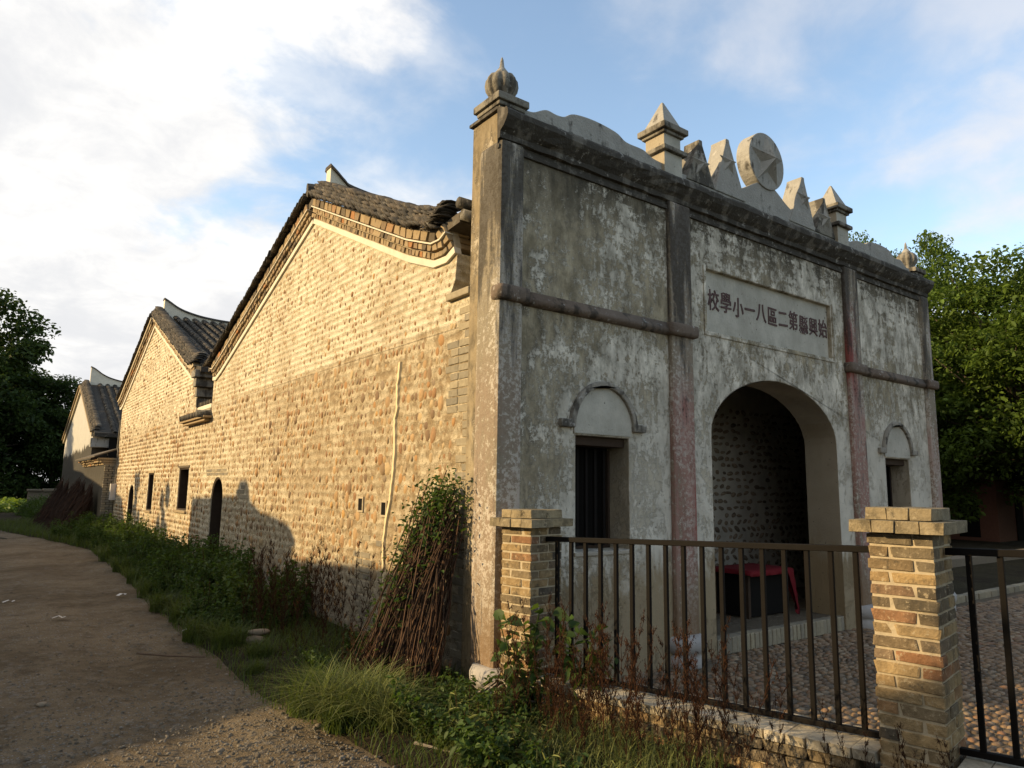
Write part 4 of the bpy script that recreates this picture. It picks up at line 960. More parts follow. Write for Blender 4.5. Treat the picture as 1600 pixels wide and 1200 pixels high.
# ------------------------------------------------------------------ table under a red cloth in the porch
TB = thing('covered_table', 'small wooden table draped with a red cloth inside the porch arch', 'table', (4.65, .8, .13))
mb = MB(); mb.box(4.17, 5.02, .53, 1.11, .66, .69); part('tabletop', mb, M['oldwood'], TB)
for x in (4.20, 4.95):
    for y in (.57, 1.03): mb = MB(); mb.box(x, x+.045, y, y+.045, .13, .66); part('leg', mb, M['darkwood'], TB)
mb = MB(); mb.box(4.246, 4.949, .575, .595, .15, .655); part('front_shade_panel', mb, M['void'], TB)  # black sheet standing in for the shadow under the table
mb = MB(); mb.box(4.20, 4.22, .616, 1.029, .15, .655); part('side_shade_panel', mb, M['void'], TB)  # same painted shadow at the table end
def cloth():
    V, Fc = [], []
    nx, ny = 26, 18; x0, x1, y0, y1 = 4.14, 5.05, .50, 1.14; dr = .30
    us = np.linspace(-dr, (x1-x0)+dr, nx); vs = np.linspace(-dr, (y1-y0)+dr, ny)
    for u in us:
        for v in vs:
            cx_ = min(max(u, 0), x1-x0); cy_ = min(max(v, 0), y1-y0); ox, oy = u-cx_, v-cy_; dd = min(math.hypot(ox, oy), dr*1.25)
            if dd > 0:
                L = math.hypot(ox, oy); ox, oy = ox/L, oy/L
            lim = dr*(.22 if (v < 0 and u < .82) else 1.); dd = min(dd, lim, .05 if u < 0 else 9) if not (u > x1-x0-.05 and v < .05) else dd*1.7
            r = .012+.02*math.sin(u*23+v*19)*(dd/dr)+.05*dd
            V.append((x0+cx_+ox*r, y0+cy_+oy*r, .703-dd))
    for i in range(nx-1):
        for j in range(ny-1): Fc.append((i*ny+j, (i+1)*ny+j, (i+1)*ny+j+1, i*ny+j+1))
    return npmesh('table_cloth', np.array(V), np.array(Fc), M['cloth'], True)
obj('table_cloth', cloth(), None, 'bright red cloth draped over the porch table', 'cloth')

# ------------------------------------------------------------------ vegetation builders (numpy)
def leaves(C, size, rs, droop=.3, aspect=.5, updir=None):
    """folded two-triangle-pair leaves at points C"""
    n = len(C); th = rs.uniform(0, 2*PI, n); ph = rs.uniform(-.9, .7, n)-droop*.3
    d = np.stack([np.cos(th)*np.cos(ph), np.sin(th)*np.cos(ph), np.sin(ph)], 1)
    if updir is not None: d = d*.6+updir; d /= np.linalg.norm(d, axis=1)[:, None]
    up = rs.normal(0, .5, (n, 3))+[0, 0, 1]; s = np.cross(d, up); s /= np.maximum(np.linalg.norm(s, axis=1), 1e-3)[:, None]; nn = np.cross(s, d)
    L = (size*rs.uniform(.45, 1.4, n))[:, None]; wd = L*aspect
    a = C; t = C+d*L; m = C+d*L*.45
    m2 = C+d*L*.72-nn*L*.03; t = t-nn*L*.12; m = C+d*L*.30
    l1, r1 = m-s*wd*.46+nn*L*.10, m+s*wd*.46+nn*L*.10; l2, r2 = m2-s*wd*.36+nn*L*.07, m2+s*wd*.36+nn*L*.07
    V = np.stack([a, r1, r2, t, l2, l1], 1).reshape(-1, 3)
    return V, (np.arange(n)[:, None, None]*6+np.array([[0, 1, 2, 3], [0, 3, 4, 5]])[None]).reshape(-1, 4)
def blades(B, H, lean, width, rs, seg=4):
    """tapered curved grass blades from base points"""
    n = len(B); th = rs.uniform(0, 2*PI, n); h = H*rs.uniform(.55, 1.15, n); le = lean*rs.uniform(.3, 1.3, n)
    dirv = np.stack([np.cos(th), np.sin(th), np.zeros(n)], 1); side = np.stack([-np.sin(th), np.cos(th), np.zeros(n)], 1)
    rows = []
    for k in range(seg+1):
        t = k/seg; c = B+dirv*(h*le*t**2.0)[:, None]+np.array([0, 0, 1.])*(h*(t-.45*le*t**2.6))[:, None]; wd = width*(1-t)**.7+.0005
        rows += [c-side*wd, c+side*wd]
    V = np.stack(rows, 1); m = (seg+1)*2
    Fq = np.array([[2*k, 2*k+1, 2*k+3, 2*k+2] for k in range(seg)])
    return V.reshape(-1, 3), (np.arange(n)[:, None, None]*m+Fq[None]).reshape(-1, 4)
def sticks(A, Bp, ra, rb, n=3):
    """thin tapered prisms from A to Bp"""
    A, Bp = np.asarray(A, float), np.asarray(Bp, float); d = Bp-A; d /= np.maximum(np.linalg.norm(d, axis=1), 1e-6)[:, None]
    u = np.cross(d, [.3, .2, .93]); u /= np.maximum(np.linalg.norm(u, axis=1), 1e-4)[:, None]; v = np.cross(d, u); rows = []
    ra = np.broadcast_to(ra, (len(A),))[:, None]; rb = np.broadcast_to(rb, (len(A),))[:, None]
    for P, r in ((A, ra), (Bp, rb)):
        for j in range(n): rows.append(P+(u*math.cos(2*PI*j/n)+v*math.sin(2*PI*j/n))*r)
    V = np.stack(rows, 1); Fq = np.array([[j, (j+1) % n, n+(j+1) % n, n+j] for j in range(n)])
    return V.reshape(-1, 3), (np.arange(len(A))[:, None, None]*2*n+Fq[None]).reshape(-1, 4)
def join(*vf):
    Vs, Fs, o = [], [], 0
    for v, f in vf: Vs.append(v); Fs.append(f+o); o += len(v)
    return np.vstack(Vs), np.vstack(Fs)

def mk_weed(seed, h, ns, leaf, spread, mat, nl=26, lean=.25, aspect=.5):
    rs = np.random.RandomState(seed); A, Bp, C = [], [], []
    for i in range(ns):
        th = rs.uniform(0, 6.28); b = np.array([math.cos(th), math.sin(th), 0])*rs.uniform(0, spread); hh = h*rs.uniform(.5, 1.05)
        dr = np.array([math.cos(th), math.sin(th), 0])*lean*rs.uniform(.3, 1.3); p = b.copy()
        for k in range(4):
            q = b+dr*hh*((k+1)/4)**1.5+np.array([0, 0, hh*(k+1)/4]); A.append(p); Bp.append(q)
            for _ in range(nl//4): C.append(p+(q-p)*rs.rand()+rs.normal(0, leaf*.35, 3)*(1, 1, .5))
            p = q
    st = sticks(A, Bp, .004*h/.6, .003*h/.6); lf = leaves(np.array(C), leaf, rs, .3, aspect)
    return npmesh('weed_leaves', *lf, mat), npmesh('weed_stem', *st, M['dry'] if seed % 3 == 0 else M['grass'])
def mk_dry(seed, h):
    """dead reddish stalk with upright side twigs hung with seed scales"""
    rs = np.random.RandomState(seed); A, Bp, C = [], [], []
    p = np.zeros(3); lean = rs.normal(0, .10, 2); n = 9
    for k in range(n):
        q = np.array([lean[0]*(k+1)/n*h, lean[1]*(k+1)/n*h, h*(k+1)/n])+np.r_[rs.normal(0, .008, 2), 0]; A.append(p); Bp.append(q)
        if k > 1:
            for _ in range(3):
                th = rs.uniform(0, 6.28); l = h*rs.uniform(.10, .24)*(1-.5*k/n); e = q+np.array([math.cos(th)*l*.45, math.sin(th)*l*.45, l*.85]); A.append(q); Bp.append(e)
                for t in rs.uniform(.25, 1, 9): C.append(q+(e-q)*t)
        p = q
    C = np.array(C)+rs.normal(0, .006, (len(C), 3))
    st = sticks(A, Bp, .0038, .0018); lf = leaves(C, .020, rs, .0, .30, np.array([0, 0, -.6]))
    V, Fq = join(st, lf); return npmesh('dry_weed', V, Fq, M['dry'])
def mk_tuft(seed, n, R, H, lean, width, mat):
    rs = np.random.RandomState(seed); r = R*np.sqrt(rs.rand(n)); a = rs.uniform(0, 6.28, n)
    return npmesh('grass_tuft', *blades(np.stack([r*np.cos(a), r*np.sin(a), np.zeros(n)], 1), H, lean, width, rs), mat)
def mk_tree(seed, H, R, trunk_h, nl, leaf, mat, rt=.25, nclump=90, flat=.85, low=.0):
    rs = np.random.RandomState(seed); mb = MB(); top = trunk_h
    mb.tube([(0, 0, -.2), (.05, .02, trunk_h*.5), (-.03, .06, trunk_h), (.1, -.05, H*.72)], [rt*1.25, rt, rt*.8, rt*.25], 9)
    cz = (H+trunk_h*(1-low))/2; hz = (H-trunk_h*(1-low))/2; cl = []
    tries = 0
    while len(cl) < nclump and tries < 9000:
        tries += 1
        v = rs.normal(0, 1, 3); v /= np.linalg.norm(v); q = rs.uniform(.35, 1.)**.6
        lob = 1+.22*math.sin(3*math.atan2(v[1], v[0])+seed)+.18*math.sin(5*v[2]*2+seed*2)+rs.uniform(-.14, .14)
        c = np.array([v[0]*R*q*lob, v[1]*R*q*lob, cz+v[2]*hz*q*min(lob, 1.08)*flat])
        cl.append(c)
    for c in cl[::3]:
        b = np.array([0, 0, trunk_h+(c[2]-trunk_h)*.35 if c[2] > trunk_h else trunk_h*.8]); m_ = (b+c)/2+rs.normal(0, R*.05, 3)
        mb.tube([b, m_, c], [rt*.30, rt*.17, rt*.05], 5)
    cl = np.array(cl); per = nl//nclump; rad = R*rs.uniform(.14, .27, nclump)
    off = rs.normal(0, 1, (nclump, per, 3)); off /= np.linalg.norm(off, axis=2)[:, :, None]; off *= (rs.rand(nclump, per, 1)**.45)
    P = (cl[:, None]+off*rad[:, None, None]*[1, 1, .65]).reshape(-1, 3)
    V, Fq = leaves(P, leaf, rs, .6, .55)
    tm = mb.mesh('trunk', M['bark'], True); return tm, npmesh('crown', V, Fq, mat)
def place_tree(ms, label, loc, rz=0, sc=1., cat='tree', name='tree', group=None, szx=1.):
    t = D.objects.new(name, None); COL.objects.link(t); t.location = loc; t.rotation_euler = (0, 0, rz); t.scale = (sc*szx, sc*szx, sc); t['label'] = label; t['category'] = cat
    if group: t['group'] = group
    for nm, me in (('trunk', ms[0]), ('crown', ms[1])):
        o = D.objects.new(nm, me); COL.objects.link(o); o.parent = t
    return t

# trees to the right of the gatehouse, at the far left and behind
TR = mk_tree(3, 10.5, 4.9, 2.6, 80000, .18, M['leaf_tree'], .28, 200, 1., .75)
TR2 = mk_tree(8, 11, 4.6, 3.0, 60000, .19, M['leaf_tree'], .26, 150, 1., .7)
TL = mk_tree(5, 14, 6.0, 3.0, 36000, .34, M['leaf_far'], .4, 140, 1., .9)
place_tree(TR, 'broad leafy tree right of the gatehouse with sunlit upper leaves', (25.4, 3.6, 0), .4, 1.0)
place_tree(TR2, 'taller leafy tree filling the right edge behind the broad tree', (29.5, 1.5, 0), 1.9, 1.06)
place_tree(TR2, 'dark tree standing close behind the right corner of the gatehouse', (27.5, 7.6, 0), 3.3, .70)
place_tree(TR, 'tree showing its tip above the parapet between right pyramid and end finial', (26.6, 9.1, 0), 5.0, 1.16, szx=.55)
place_tree(TR2, 'dark tree far back beyond the broad tree on the right', (36, 9, 0), .7, 1.0)
place_tree(TR, 'dark tree far back at the right edge of the court', (36, 1.0, 0), 2.7, .95)
place_tree(TL, 'big dark tree at the left edge with ragged crown above the far field', (-4.6, 60, -.3), 1.0, 1.1)
place_tree(TL, 'lower dark tree between the left edge tree and the white house', (1.2, 61, -.3), 2.4, .70, szx=1.0)
place_tree(TL, 'dark tree behind the far field at the left edge', (-9, 63, -.3), 4.1, .8)
place_tree(TL, 'round dark tree directly behind the white gabled house', (4.5, 60, -.3), 5.1, .62)
place_tree(TL, 'dark tree in the gap just left of the white gabled house', (-1.4, 66, -.3), .2, .78)

for i, (x, y, sc, lb) in enumerate(((-12, -3, .7, 'unseen sky dimming tree added across the lane, level with the camera'), (-14, -9, .85, 'unseen sky dimming tree added across the lane, behind the camera'), (20, -15, .85, 'unseen sky dimming tree added at the far side of the court'), (28, -12, .8, 'unseen sky dimming tree added beyond the court corner'))):
    place_tree(TL, lb, (x, y, -.2), i*1.7, sc)  # unseen trees added to dim sky light on facade and lane
for x, y, sc, lb in ((17.5, 8.8, .66, 'small shading tree added, hidden behind the gatehouse, nearest its back corner'), (20.5, 11.5, .74, 'shading tree added, hidden behind the gatehouse in the row before the broad tree'), (16.5, 13, .7, 'shading tree added, hidden behind the gatehouse beside the pebble hall'), (23, 12.5, .7, 'shading tree added, hidden behind the gatehouse, furthest of the three')):
    place_tree(TL, lb, (x, y, -.2), x, sc*.82)  # hidden trees added to shade the lower leaves of the right trees
# old brick shed among the trees on the right
BS = thing('brick_shed', 'old dark red brick shed in the shade under the trees on the right', 'shed', (27, 6.5, 0))
mb = MB(); mb.box(26.5, 33, 5.6, 9, -.1, 2.25); part('shed_wall', mb, M['redbrick_dark'], BS)
mb = MB(); mb.box(26.47, 26.499, 6.2, 6.9, .1, 1.5); part('shed_window', mb, M['void'], BS)
mb = MB(); mb.box(28.2, 28.9, 5.57, 5.599, -.05, 1.6); part('shed_door', mb, M['void'], BS)
mb = MB(); mb.add([(26.1, 5.2, 2.2), (33.4, 5.2, 2.2), (33.4, 7.3, 3.2), (26.1, 7.3, 3.2), (26.1, 9.4, 2.2), (33.4, 9.4, 2.2)], [(0, 1, 2, 3), (3, 2, 5, 4), (0, 3, 4), (1, 5, 2)]); part('shed_roof', mb, M['tile'], BS)

# ---- unseen shade casters added across the lane, shaped for shade on lane and walls
def back(P, X=-8.):
    P = Vector(P); t = (P.x-X)/-SDIR.x; q = P+SDIR*t; return (q.y, q.z)
bd = [(-4.0, -.6, 0), (-2.83, .3, 0), (-2.03, .72, 0), (-1.15, .86, 0), (-.6, 1.0, .02), (0, 1.35, .3), (0, 1.45, .80), (0, 2.0, .84), (0, 3.24, .78), (0, 4.62, .70), (0, 5.15, .75), (0, 4.95, .9)]
bd2 = [(0, 4.73, 1.02), (0, 4.92, 1.14), (0, 5.49, 1.22), (0, 6.2, 1.28), (0, 6.82, 1.46), (0, 6.95, 1.74), (0, 7.3, 1.74), (0, 7.5, 1.50), (0, 8.14, 1.47), (0, 10.48, 1.40)]
pr1 = [back(p) for p in bd[:10]]; pr2 = [back(p) for p in bd2]
prof_ = pr1+[(pr1[-1][0]+.35, pr1[-1][1]+.02)]+pr2
prof_ = [prof_[0]]+[p for a, p in zip(prof_, prof_[1:]) if p[0] > a[0]-.6]
e = prof_[-1]; prof_ += [(e[0]+.1, back((0, 12, .35))[1]), (back((0, 12.2, .4))[0], back((0, 12, .35))[1])]
NB = thing('lane_shade_caster', 'unseen shade caster added across the lane, outline cut to the wall shadow', 'house', (-8.2, 10, 0))
mb = MB(); mb.poly([(prof_[0][0], -.1)]+prof_+[(prof_[-1][0], -.1)], [], YZ, -8.25, -8.0); part('house_wall', mb, M['greybrick'], NB)  # outline projected back from the shadow edge to cast that shade
mb = MB(); mb.box(-12.5, -8.26, 6.5, 16.5, -.1, 2.6); part('shade_caster_body', mb, M['greybrick'], NB)  # unseen body added behind the shade outline
mb = MB(); mb.box(-8.3, -8.0, back((0, 12.4, .3))[0], 36, -.1, 3.42); part('shade_wall', mb, M['greybrick'], None, label='long unseen wall added across the lane to shade the ground', cat='wall')  # unseen wall added to keep the lane ground in shade
SH = mk_tree(21, 4.6, .85, .6, 9000, .16, M['leaf_dark'], .08, 60, 1., .8)
for y, zt, s, lb in ((back((0, 13.45, 0))[0], 4.15, 1.12, 'unseen narrow tree across the lane, sized to shade the second hall'), (back((0, 17.0, 0))[0], 4.4, 1.17, 'second unseen narrow tree further along, sized to shade the second hall'), (back((0, 19.6, 0))[0], 3.8, .9, 'third unseen narrow tree, sized to shade the end of the second hall')):
    place_tree(SH, lb, (-8.6, y, 0), y, s, szx=.72)  # unseen trees placed and scaled to cast shade columns on the second hall
mb = MB(); mb.poly([(23.2, -.1), (23.2, 4.5), (25, 4.7), (27.5, 4.9), (33, 5.3), (41, 5.6), (41, -.1)], [], YZ, -11, -8.0); part('shade_block', mb, M['greybrick'], None, label='long unseen block added across the lane to shade the gate wall', cat='shade_block')  # unseen block added to shade the gate wall and its bundles
place_tree(TL, 'unseen large tree added across the lane to shade the white gabled house', (-11, 40.5, -.3), .7, .62)  # unseen tree added to shade the white gable
place_tree(TL, 'large tree out of view shading the far trees', (-30, 80, -.3), 2.7, .9)
place_tree(TL, 'large tree further back out of view', (-18, 72, -.3), 3.7, 1.0)

# ---- far field and hedge at the left
rs = np.random.RandomState(31)
n = 5200; B = np.stack([rs.uniform(-7.5, .8, n), rs.uniform(40, 54, n)**1.0, np.full(n, -.1)], 1)
o = obj('field_crop', npmesh('field_crop', *leaves(B+np.c_[np.zeros((n, 2)), rs.uniform(.1, .55, n)], .34, rs, .2, .5), M['crop']), kind='stuff'); o['label'] = 'bright green crop in the far field at the left edge'; o['category'] = 'crop'
HW = thing('field_wall', 'low stone wall overgrown by creepers between the white house and far field', 'wall', (-1.5, 40, 0))
mb = MB(); mb.box(-1.35, -.1, 38.2, 38.7, -.2, 1.15); part('wall_body', mb, M['stone'], HW, bevel=.03)
mb = MB()
for i in range(2): mb.box(-1.4+i*.66, -.78+i*.66, 38.1, 38.8, 1.155, 1.27+.03*(i % 2))
part('capping_stone', mb, M['stone'], HW, bevel=.03)
def mk_bush(seed, R, H, n, leaf, mat):
    rs = np.random.RandomState(seed); cl = rs.normal(0, 1, (22, 3)); cl /= np.linalg.norm(cl, axis=1)[:, None]; cl *= rs.uniform(.3, 1, (22, 1))
    cl = cl*[R, R, H*.5]+[0, 0, H*.45]; cl[:, 2] = np.abs(cl[:, 2]); k = n//22; P = (cl[:, None]+rs.normal(0, R*.2, (22, k, 3))).reshape(-1, 3); P[:, 2] = np.abs(P[:, 2])
    st = sticks(np.tile([[0, 0, 0.]], (22, 1)), cl, .012, .004)
    return npmesh('bush_leaves', *leaves(P, leaf, rs, .3, .5), mat), npmesh('bush_stem', *st, M['bark'])
def place_plant(ms, label, loc, rz, sc, name, cat, group=None):
    t = D.objects.new(name, None); COL.objects.link(t); t.location = loc; t.rotation_euler = (0, 0, rz); t.scale = (sc,)*3; t['label'] = label; t['category'] = cat
    if group: t['group'] = group
    for nm, me in zip(('leaves', 'stem'), ms):
        o = D.objects.new(nm, me); COL.objects.link(o); o.parent = t
    return t
HB = mk_bush(41, 1.1, 1.5, 3000, .13, M['leaf_dark'])
for i, (x, y, s) in enumerate(((-.9, 37.0, .75), (-1.3, 36.2, .6), (-.6, 34.2, .8), (-.7, 35.6, .7), (-1.0, 32.6, .62), (-.9, 30.2, .55), (-1.1, 34.2, .5))):
    place_plant(HB, 'dark creeper bush on the low field wall beside the white house', (x, y, -.1), i*1.3, s, 'creeper_bush', 'bush', 'creeper bushes by the field wall')

# ---- brushwood: leaning bundles by the gate wall and the big sheaf at the front corner
def mk_brush(seed, n, L, base, top, rb, rt, r=.006, mat='brush'):
    rs = np.random.RandomState(seed); A, Bp = [], []
    base, top = np.array(base, float), np.array(top, float); ax = (top-base)/np.linalg.norm(top-base)
    for i in range(n):
        a = base+rs.normal(0, rb, 3)*[1, 1, .15]; b = top+rs.normal(0, rt, 3)*[.5, 1.1, .6]-ax*rs.uniform(0, L*.3) if rs.rand() < .7 else base+(top-base)*rs.uniform(.6, .9)+rs.normal(0, rt, 3)*[.5, 1, .6]
        b[0] = min(b[0], .0); k = 4; p = a; bow = rs.normal(0, .055, 3)
        for j in range(k):
            t = (j+1)/k; q = a+(b-a)*t+bow*math.sin(PI*t); A.append(p); Bp.append(q); p = q
    rr_ = np.repeat(r*rs.uniform(.55, 1.4, len(A)//4), 4); return sticks(A, Bp, rr_, rr_*.75)
n_sheaf = ((-.62, 21.6), (-.75, 22.5), (-.8, 23.4), (-.85, 24.4), (-.95, 25.5), (-1.0, 27.0))
me = npmesh('brush_bundle', *mk_brush(5, 260, 2, (-.55, -.3, .0), (.22, .35, 1.75), .22, .20, .010), M['brush_shaded'])
for i, (x, y) in enumerate(n_sheaf):
    o = obj('brush_bundle', me, None, 'brown brushwood bundle leaning on the far grey gate wall', 'bundle', 'brushwood bundles on the gate wall'); o.location = (x+.18, y, -.02); o.scale = (1, 1+.1*(i % 2), .88+.05*(i % 3))
BB = thing('brushwood_sheaf', 'tall dark brushwood sheaf with withered leaves leaning on the pebble wall by the corner', 'sheaf', (-.4, .85, 0))
obj('twigs', npmesh('twigs', *join(mk_brush(9, 380, 2, (-.50, .98, .03), (-.06, .62, 1.60), .12, .13, .0065), mk_brush(10, 240, 2, (-.42, .50, .03), (-.08, .62, 1.45), .09, .11, .0065)), M['brush']), BB)
rs = np.random.RandomState(77); t = rs.beta(2.0, 1.0, 2600); P = np.array([-.56, 1.06, .0])+np.outer(t, [.46, -.46, 1.66])+rs.normal(0, 1, (2600, 3))*[.08, .15, .09]
P[:, 0] = np.minimum(P[:, 0], -.03)
obj('withered_leaves', npmesh('withered_leaves', *leaves(P, .045, rs, .5, .55), M['leaf_dark']), BB)

# ---- verge grass, weeds, dry stalks
rs = np.random.RandomState(51)
def verge_pts(n, y0, y1, w0=0., w1=1., pw=1.):
    y = y0+(y1-y0)*rs.rand(n)**pw; e = road_edge(y); x = e+(0.02-e)*(w0+(w1-w0)*rs.rand(n)); return np.stack([x, y, verge_z(x, y)], 1)
def keepg(B): return B[~((B[:, 0] > -.25) & (B[:, 1] < .2))]
o = obj('verge_grass', npmesh('verge_grass', *join(blades(keepg(verge_pts(7000, -1.5, 9, .0, 1., 1.1)), .16, .8, .0035, rs, 3), blades(verge_pts(9000, 8, 30, .0, 1.), .30, .8, .008, rs, 3), blades(verge_pts(3500, .3, 4.5, .35, 1.), .10, .8, .003, rs, 3)), M['grass']), kind='stuff'); o['label'] = 'short grass covering the verge between road and walls'; o['category'] = 'grass'
WD = [mk_weed(i, .62, 11, .055, .17, M['leaf_dark'] if i % 2 else M['leaf'], 56) for i in range(1, 6)]
def weeds(spec, label, group, var=WD, name='weed_plant', cat='weed'):
    for x, y, s in spec:
        place_plant(random.choice(var), label, (x, y, float(verge_z(np.array(x), np.array(y)))), random.uniform(0, 6), s, name, cat, group)
sp = []
for y in np.arange(3.6, 21, .38):
    e = float(road_edge(y))
    for k in range(3): sp.append((e+.15+(-.1-e-.15)*(k+random.random())/3, y+random.uniform(-.25, .25), random.uniform(.72, 1.25)*(1.0 if k > 0 else .75)))
for y0_, y1_, lb in ((0, 5.5, 'dark green weed in the thick growth between the stacked stones and the near arched door'), (5.5, 8.2, 'dark green weed just this side of the near arched door'), (8.2, 10.5, 'dark green weed at the sill of the near arched door'), (10.5, 13.2, 'dark green weed below the nearer slit window of the second hall'), (13.2, 16.3, 'dark green weed below the farther slit window of the second hall'), (16.3, 30, 'dark green weed before the far arched door and the gate wall')):
    weeds([q_ for q_ in sp if y0_ <= q_[1] < y1_], lb, 'weeds along the pebble walls')
weeds([(-.45, 12.2, 1.3), (-.5, 11.0, 1.0), (-.4, 9.7, 1.1), (-.35, 15.9, 1.5), (-.35, 13.9, 1.0)], 'tall leafy weed rising in front of the sunlit second hall', 'tall weeds before the second hall')
weeds([(-.45, 7.4, .9), (-.35, 6.7, 1.1), (-.6, 6.2, 1.0), (-.4, 5.6, 1.05), (-.7, 5.0, 1.0), (-.5, 4.5, .9)], 'bushy dark weed growing around the near arched door', 'weeds by the near door')
weeds([(-3.35-random.random()*.9, y_, random.uniform(.3, .55)) for y_ in np.arange(6.8, 12.5, .42)], 'low dark weed on the far side of the lane at the left edge', 'weeds across the lane')
WB_ = [mk_weed(30, .30, 14, .042, .20, M['leaf'], 48, .5, .7), mk_weed(31, .26, 16, .030, .18, M['leaf'], 60, .6, .5), mk_weed(32, .36, 9, .055, .16, M['leaf_dark'], 30, .4, .6), mk_weed(33, .30, 10, .07, .15, M['grass_pale'], 16, .5, .16)]
sp = [(FP(s, -o).x, FP(s, -o).y, random.uniform(.65, 1.1)) for s in np.arange(-.25, 1.5, .17) for o in (.34, .58, .85, 1.05) if s < .35 or o > .25+.42*s+.25]
sp = [(x, y, s) for x, y, s in sp if x > -.95]
for k_, lb in enumerate(('low bright green weed with oval leaves in front of the low brick wall', 'low spreading weed with tiny leaves in front of the low brick wall', 'darker low weed with larger leaves in front of the low brick wall', 'narrow bladed pale weed in front of the low brick wall')):
    weeds(sp[k_::4], lb, 'green weeds before the brick wall', [WB_[k_]])
weeds([(-.75, .35, .8), (-.55, -.1, .8), (-.9, 1.3, .9), (-.4, 1.5, .9), (-1.0, 3.4, 1.1), (-1.15, 4.1, 1.0)], 'small green weed between grass clump and brushwood', 'weeds near the brushwood', WB_)
BL = mk_weed(61, .78, 6, .10, .08, M['leaf'], 34, .22, .72)
place_plant(BL, 'broad leaved green plant at the foot of the left brick pillar', (-.18, -.62, .0), 1.0, .98, 'broad_leaf_plant', 'plant')
place_plant(BL, 'smaller broad leaved plant right of the pillar foot by the railing', (.12, -.93, .0), 3.0, .92, 'broad_leaf_plant', 'plant')
DW = [mk_dry(i+100, 1.0) for i in range(7)]
def dry(spec, label, group):
    for x, y, s in spec:
        o = obj('dry_weed', random.choice(DW), None, label, 'weed', group); o.location = (x, y, float(verge_z(np.array(x), np.array(y)))-.02); o.rotation_euler = (random.uniform(-.10, .10), random.uniform(-.10, .10), random.uniform(0, 6)); o.scale = (s*.9, s*.9, s)
R2_ = random.Random(5)
dry([(R2_.uniform(-1.0, -.15), R2_.uniform(1.5, 3.4), R2_.uniform(.45, 1.0)) for _ in range(58)], 'dry reddish brown weed stalk before the pebble wall, left of the brushwood', 'dry weeds left of the brushwood')
dry([(R2_.uniform(-.85, -.25), R2_.uniform(-.1, 1.3), R2_.uniform(.25, .5)) for _ in range(26)], 'short dry brown weed at the foot of the brushwood', 'dry weeds under the brushwood')
for s0_, s1_, lb in ((.25, .8, 'dry reddish brown weed stalk before the railing, nearest the left pillar'), (.8, 1.3, 'dry reddish brown weed stalk before the middle of the railing panel'), (1.3, 1.95, 'dry reddish brown weed stalk before the railing, nearer the right pillar')):
    sp_d = []
    for _ in range(34):
        q_ = FP(R2_.uniform(s0_, s1_), -R2_.uniform(.10, .75)); sp_d.append((q_.x, q_.y, R2_.uniform(.40, .82)))
    dry(sp_d, lb, 'dry weeds before the brick wall')
dry([(FP(s, -R2_.uniform(.06, .3)).x, FP(s, 0).y+R2_.uniform(-.05, .05), R2_.uniform(.28, .5)) for s in [R2_.uniform(2.15, 2.85) for _ in range(20)]], 'dry brown weed at the foot of the right foreground pillar', 'dry weeds at the right pillar')
TF = [mk_tuft(70+i, 250, .15, .47, 1.15, .0052, M['grass_pale'] if i else M['grass']) for i in range(3)]
for i, (x, y, s) in enumerate(((-1.30, .50, .9), (-1.18, .22, 1.0), (-1.05, -.05, .95), (-1.12, .62, .8), (-.95, .15, .9), (-.98, -.30, .8), (-1.25, .02, .75))):
    o = obj('grass_tuft', TF[i % 3], None, 'clump of long pale green arching grass at the road edge in the foreground', 'grass clump', 'long grass clump at the road edge'); o.location = (x, y, float(verge_z(np.array(x), np.array(y)))-.01); o.rotation_euler = (0, 0, i*1.1); o.scale = (s,)*3
rs = np.random.RandomState(90); n = 2600; sA = rs.uniform(-.3, 1.6, n); oA = rs.uniform(.03, 1.0, n); B = np.array(FA)+np.outer(sA, FD)-np.outer(oA, FN); B[:, 2] = verge_z(B[:, 0], B[:, 1])
o = obj('foreground_grass', npmesh('foreground_grass', *blades(B, .20, .9, .003, rs, 3), M['grass_pale']), kind='stuff'); o['label'] = 'thin grass growing between the weeds before the brick wall'; o['category'] = 'grass'
TF2 = [mk_tuft(80+i, 300, .16, .34, .9, .004, M['grass']) for i in range(2)]
for i, (x, y, s) in enumerate(((-1.2, 2.9, 1.0), (-1.35, 3.5, 1.0), (-1.1, 2.2, .7), (-1.25, 4.6, 1.1), (-1.3, 5.6, 1.0), (-1.2, 7.0, 1.1), (-1.1, 8.6, 1.1), (-1.05, 10.5, 1.2), (-1.3, 1.7, .5), (-1.0, 12.6, 1.3))):
    o = obj('grass_tuft', TF2[i % 2], None, 'dark green grass tuft on the road edge further along the lane', 'grass clump', 'grass tufts along the lane'); o.location = (x, y, float(verge_z(np.array(x), np.array(y)))-.01); o.rotation_euler = (0, 0, i*1.7); o.scale = (s,)*3

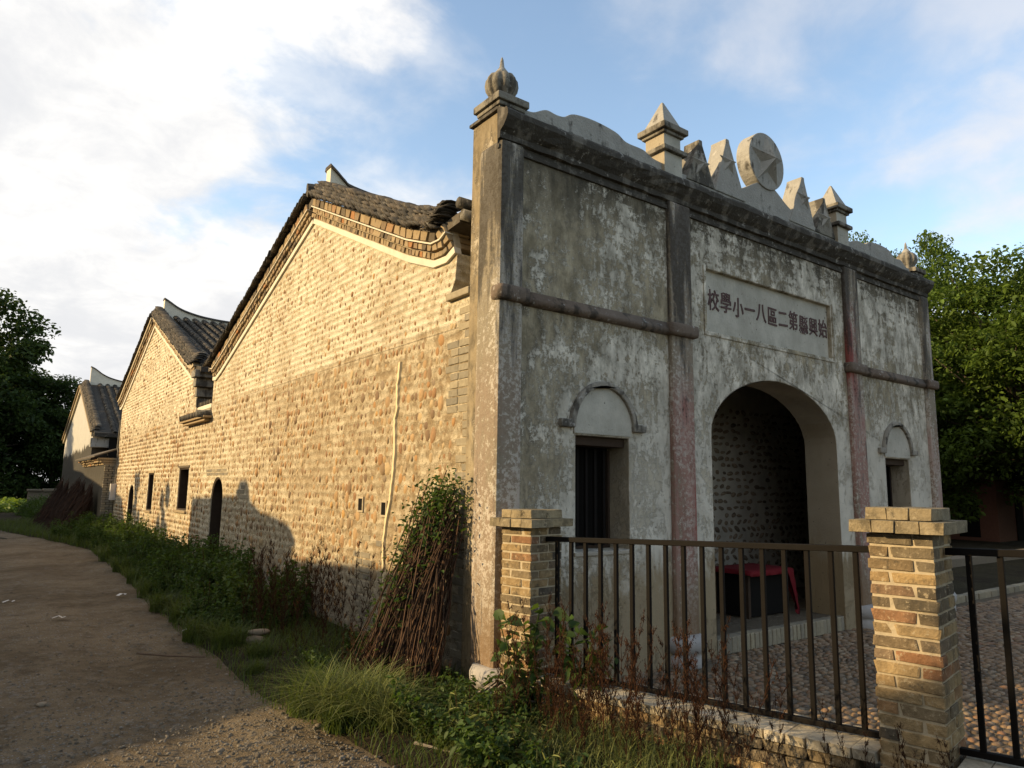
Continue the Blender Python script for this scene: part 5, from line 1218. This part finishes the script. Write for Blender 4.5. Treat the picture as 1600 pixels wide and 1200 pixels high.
# ---- loose things: flattened wicker basket, stones, sticks, litter
BK = thing('wicker_basket', 'broken grey wicker basket lying in the weeds below the left pillar', 'basket', (-.12, -.42, .05))
A, Bp = [], []
for k in range(9):
    a = k/8
    for j in range(9):
        def pt(u, v):
            return np.array([-.42+.62*u-.1*v, -.20-.42*v-.18*u, .10+.20*math.sin(PI*u)*math.sin(PI*(.15+.7*v))])
        A += [pt(a, j/9), pt(j/9, a)]; Bp += [pt(a, (j+1)/9), pt((j+1)/9, a)]
obj('weave', npmesh('weave', *sticks(A, Bp, .007, .007, 4), M['wicker']), BK)
mb = MB(); mb.tube([tuple(pt(u, 0)) for u in np.linspace(0, 1, 9)]+[tuple(pt(1, v)) for v in np.linspace(.1, 1, 8)], .012, 6); part('rim', mb, M['wicker'], BK, True)
def rock(label, loc, s, rz, seed):
    rr = random.Random(seed); bm = bmesh.new(); bmesh.ops.create_icosphere(bm, subdivisions=2, radius=1)
    for v in bm.verts: v.co *= 1+.16*math.sin(v.co.x*3.1+seed)*math.cos(v.co.y*2.7+seed)+rr.uniform(-.04, .04)
    me = D.meshes.new('stone'); bm.to_mesh(me); bm.free(); me.materials.append(M['stone']); me.polygons.foreach_set('use_smooth', [True]*len(me.polygons))
    o = obj('stone', me, None, label, 'stone'); o.location = loc; o.scale = s; o.rotation_euler = (0, 0, rz)
rock('smooth elongated stone lying lowest of the pair before the dry weeds', (-.98, 2.78, .085), (.12, .065, .045), -.6, 1)
rock('second elongated stone stacked behind the lower one by the dry weeds', (-.93, 2.84, .15), (.11, .055, .035), -.3, 2)
rock('small rounded stone in the grass near the bottom edge', (-.75, -.68, .06), (.07, .05, .04), .5, 3)
rock('pale flat stone at the bottom edge beside the rounded one', (-.72, -.82, .05), (.07, .045, .025), 1.1, 4)
rock('dark clod lying on the dirt road at the left', (-2.85, 1.75, .01), (.035, .03, .02), 0, 5)
rock('grey stone on the sunlit part of the road', (-2.02, .05, .008), (.028, .022, .014), 0, 6)
mb = MB(); mb.tube([(-1.02, -.62, .05), (-.90, -.92, .045), (-.84, -1.1, .05)], [.012, .011, .007], 6); part('stick', mb, M['wicker'], None, label='short dry stick at the road edge below the grass clump', cat='stick')
mb = MB(); mb.tube([(-2.0, 3.1, .02), (-1.75, 2.75, .03), (-1.5, 2.6, .02)], [.01, .009, .006], 6); part('stick', mb, M['oldwood'], None, label='thin dark stick lying on the dirt road', cat='stick')
for x, y, rz, lb in ((-2.9, 7.3, .2, 'white paper scrap on the road at the left edge'), (-2.45, 5.6, -.2, 'thin white scrap on the middle of the road'), (-1.55, 7.2, .6, 'crumpled white litter at the grass edge along the lane'), (-1.35, 4.0, .9, 'pale litter in the grass before the dry weeds')):
    mb = MB(); c, s_ = math.cos(rz), math.sin(rz)
    nn = 5
    mb.add([(x+c*(i-2)*.035-s_*j*.03, y+s_*(i-2)*.035+c*j*.03, .025+.012*((i*7+j*3) % 3)) for i in range(nn) for j in (-1, 0, 1)], [(i*3+j, i*3+j+1, i*3+j+4, i*3+j+3) for i in range(nn-1) for j in range(2)])
    part('litter', mb, M['litter'], None, label=lb, cat='litter')
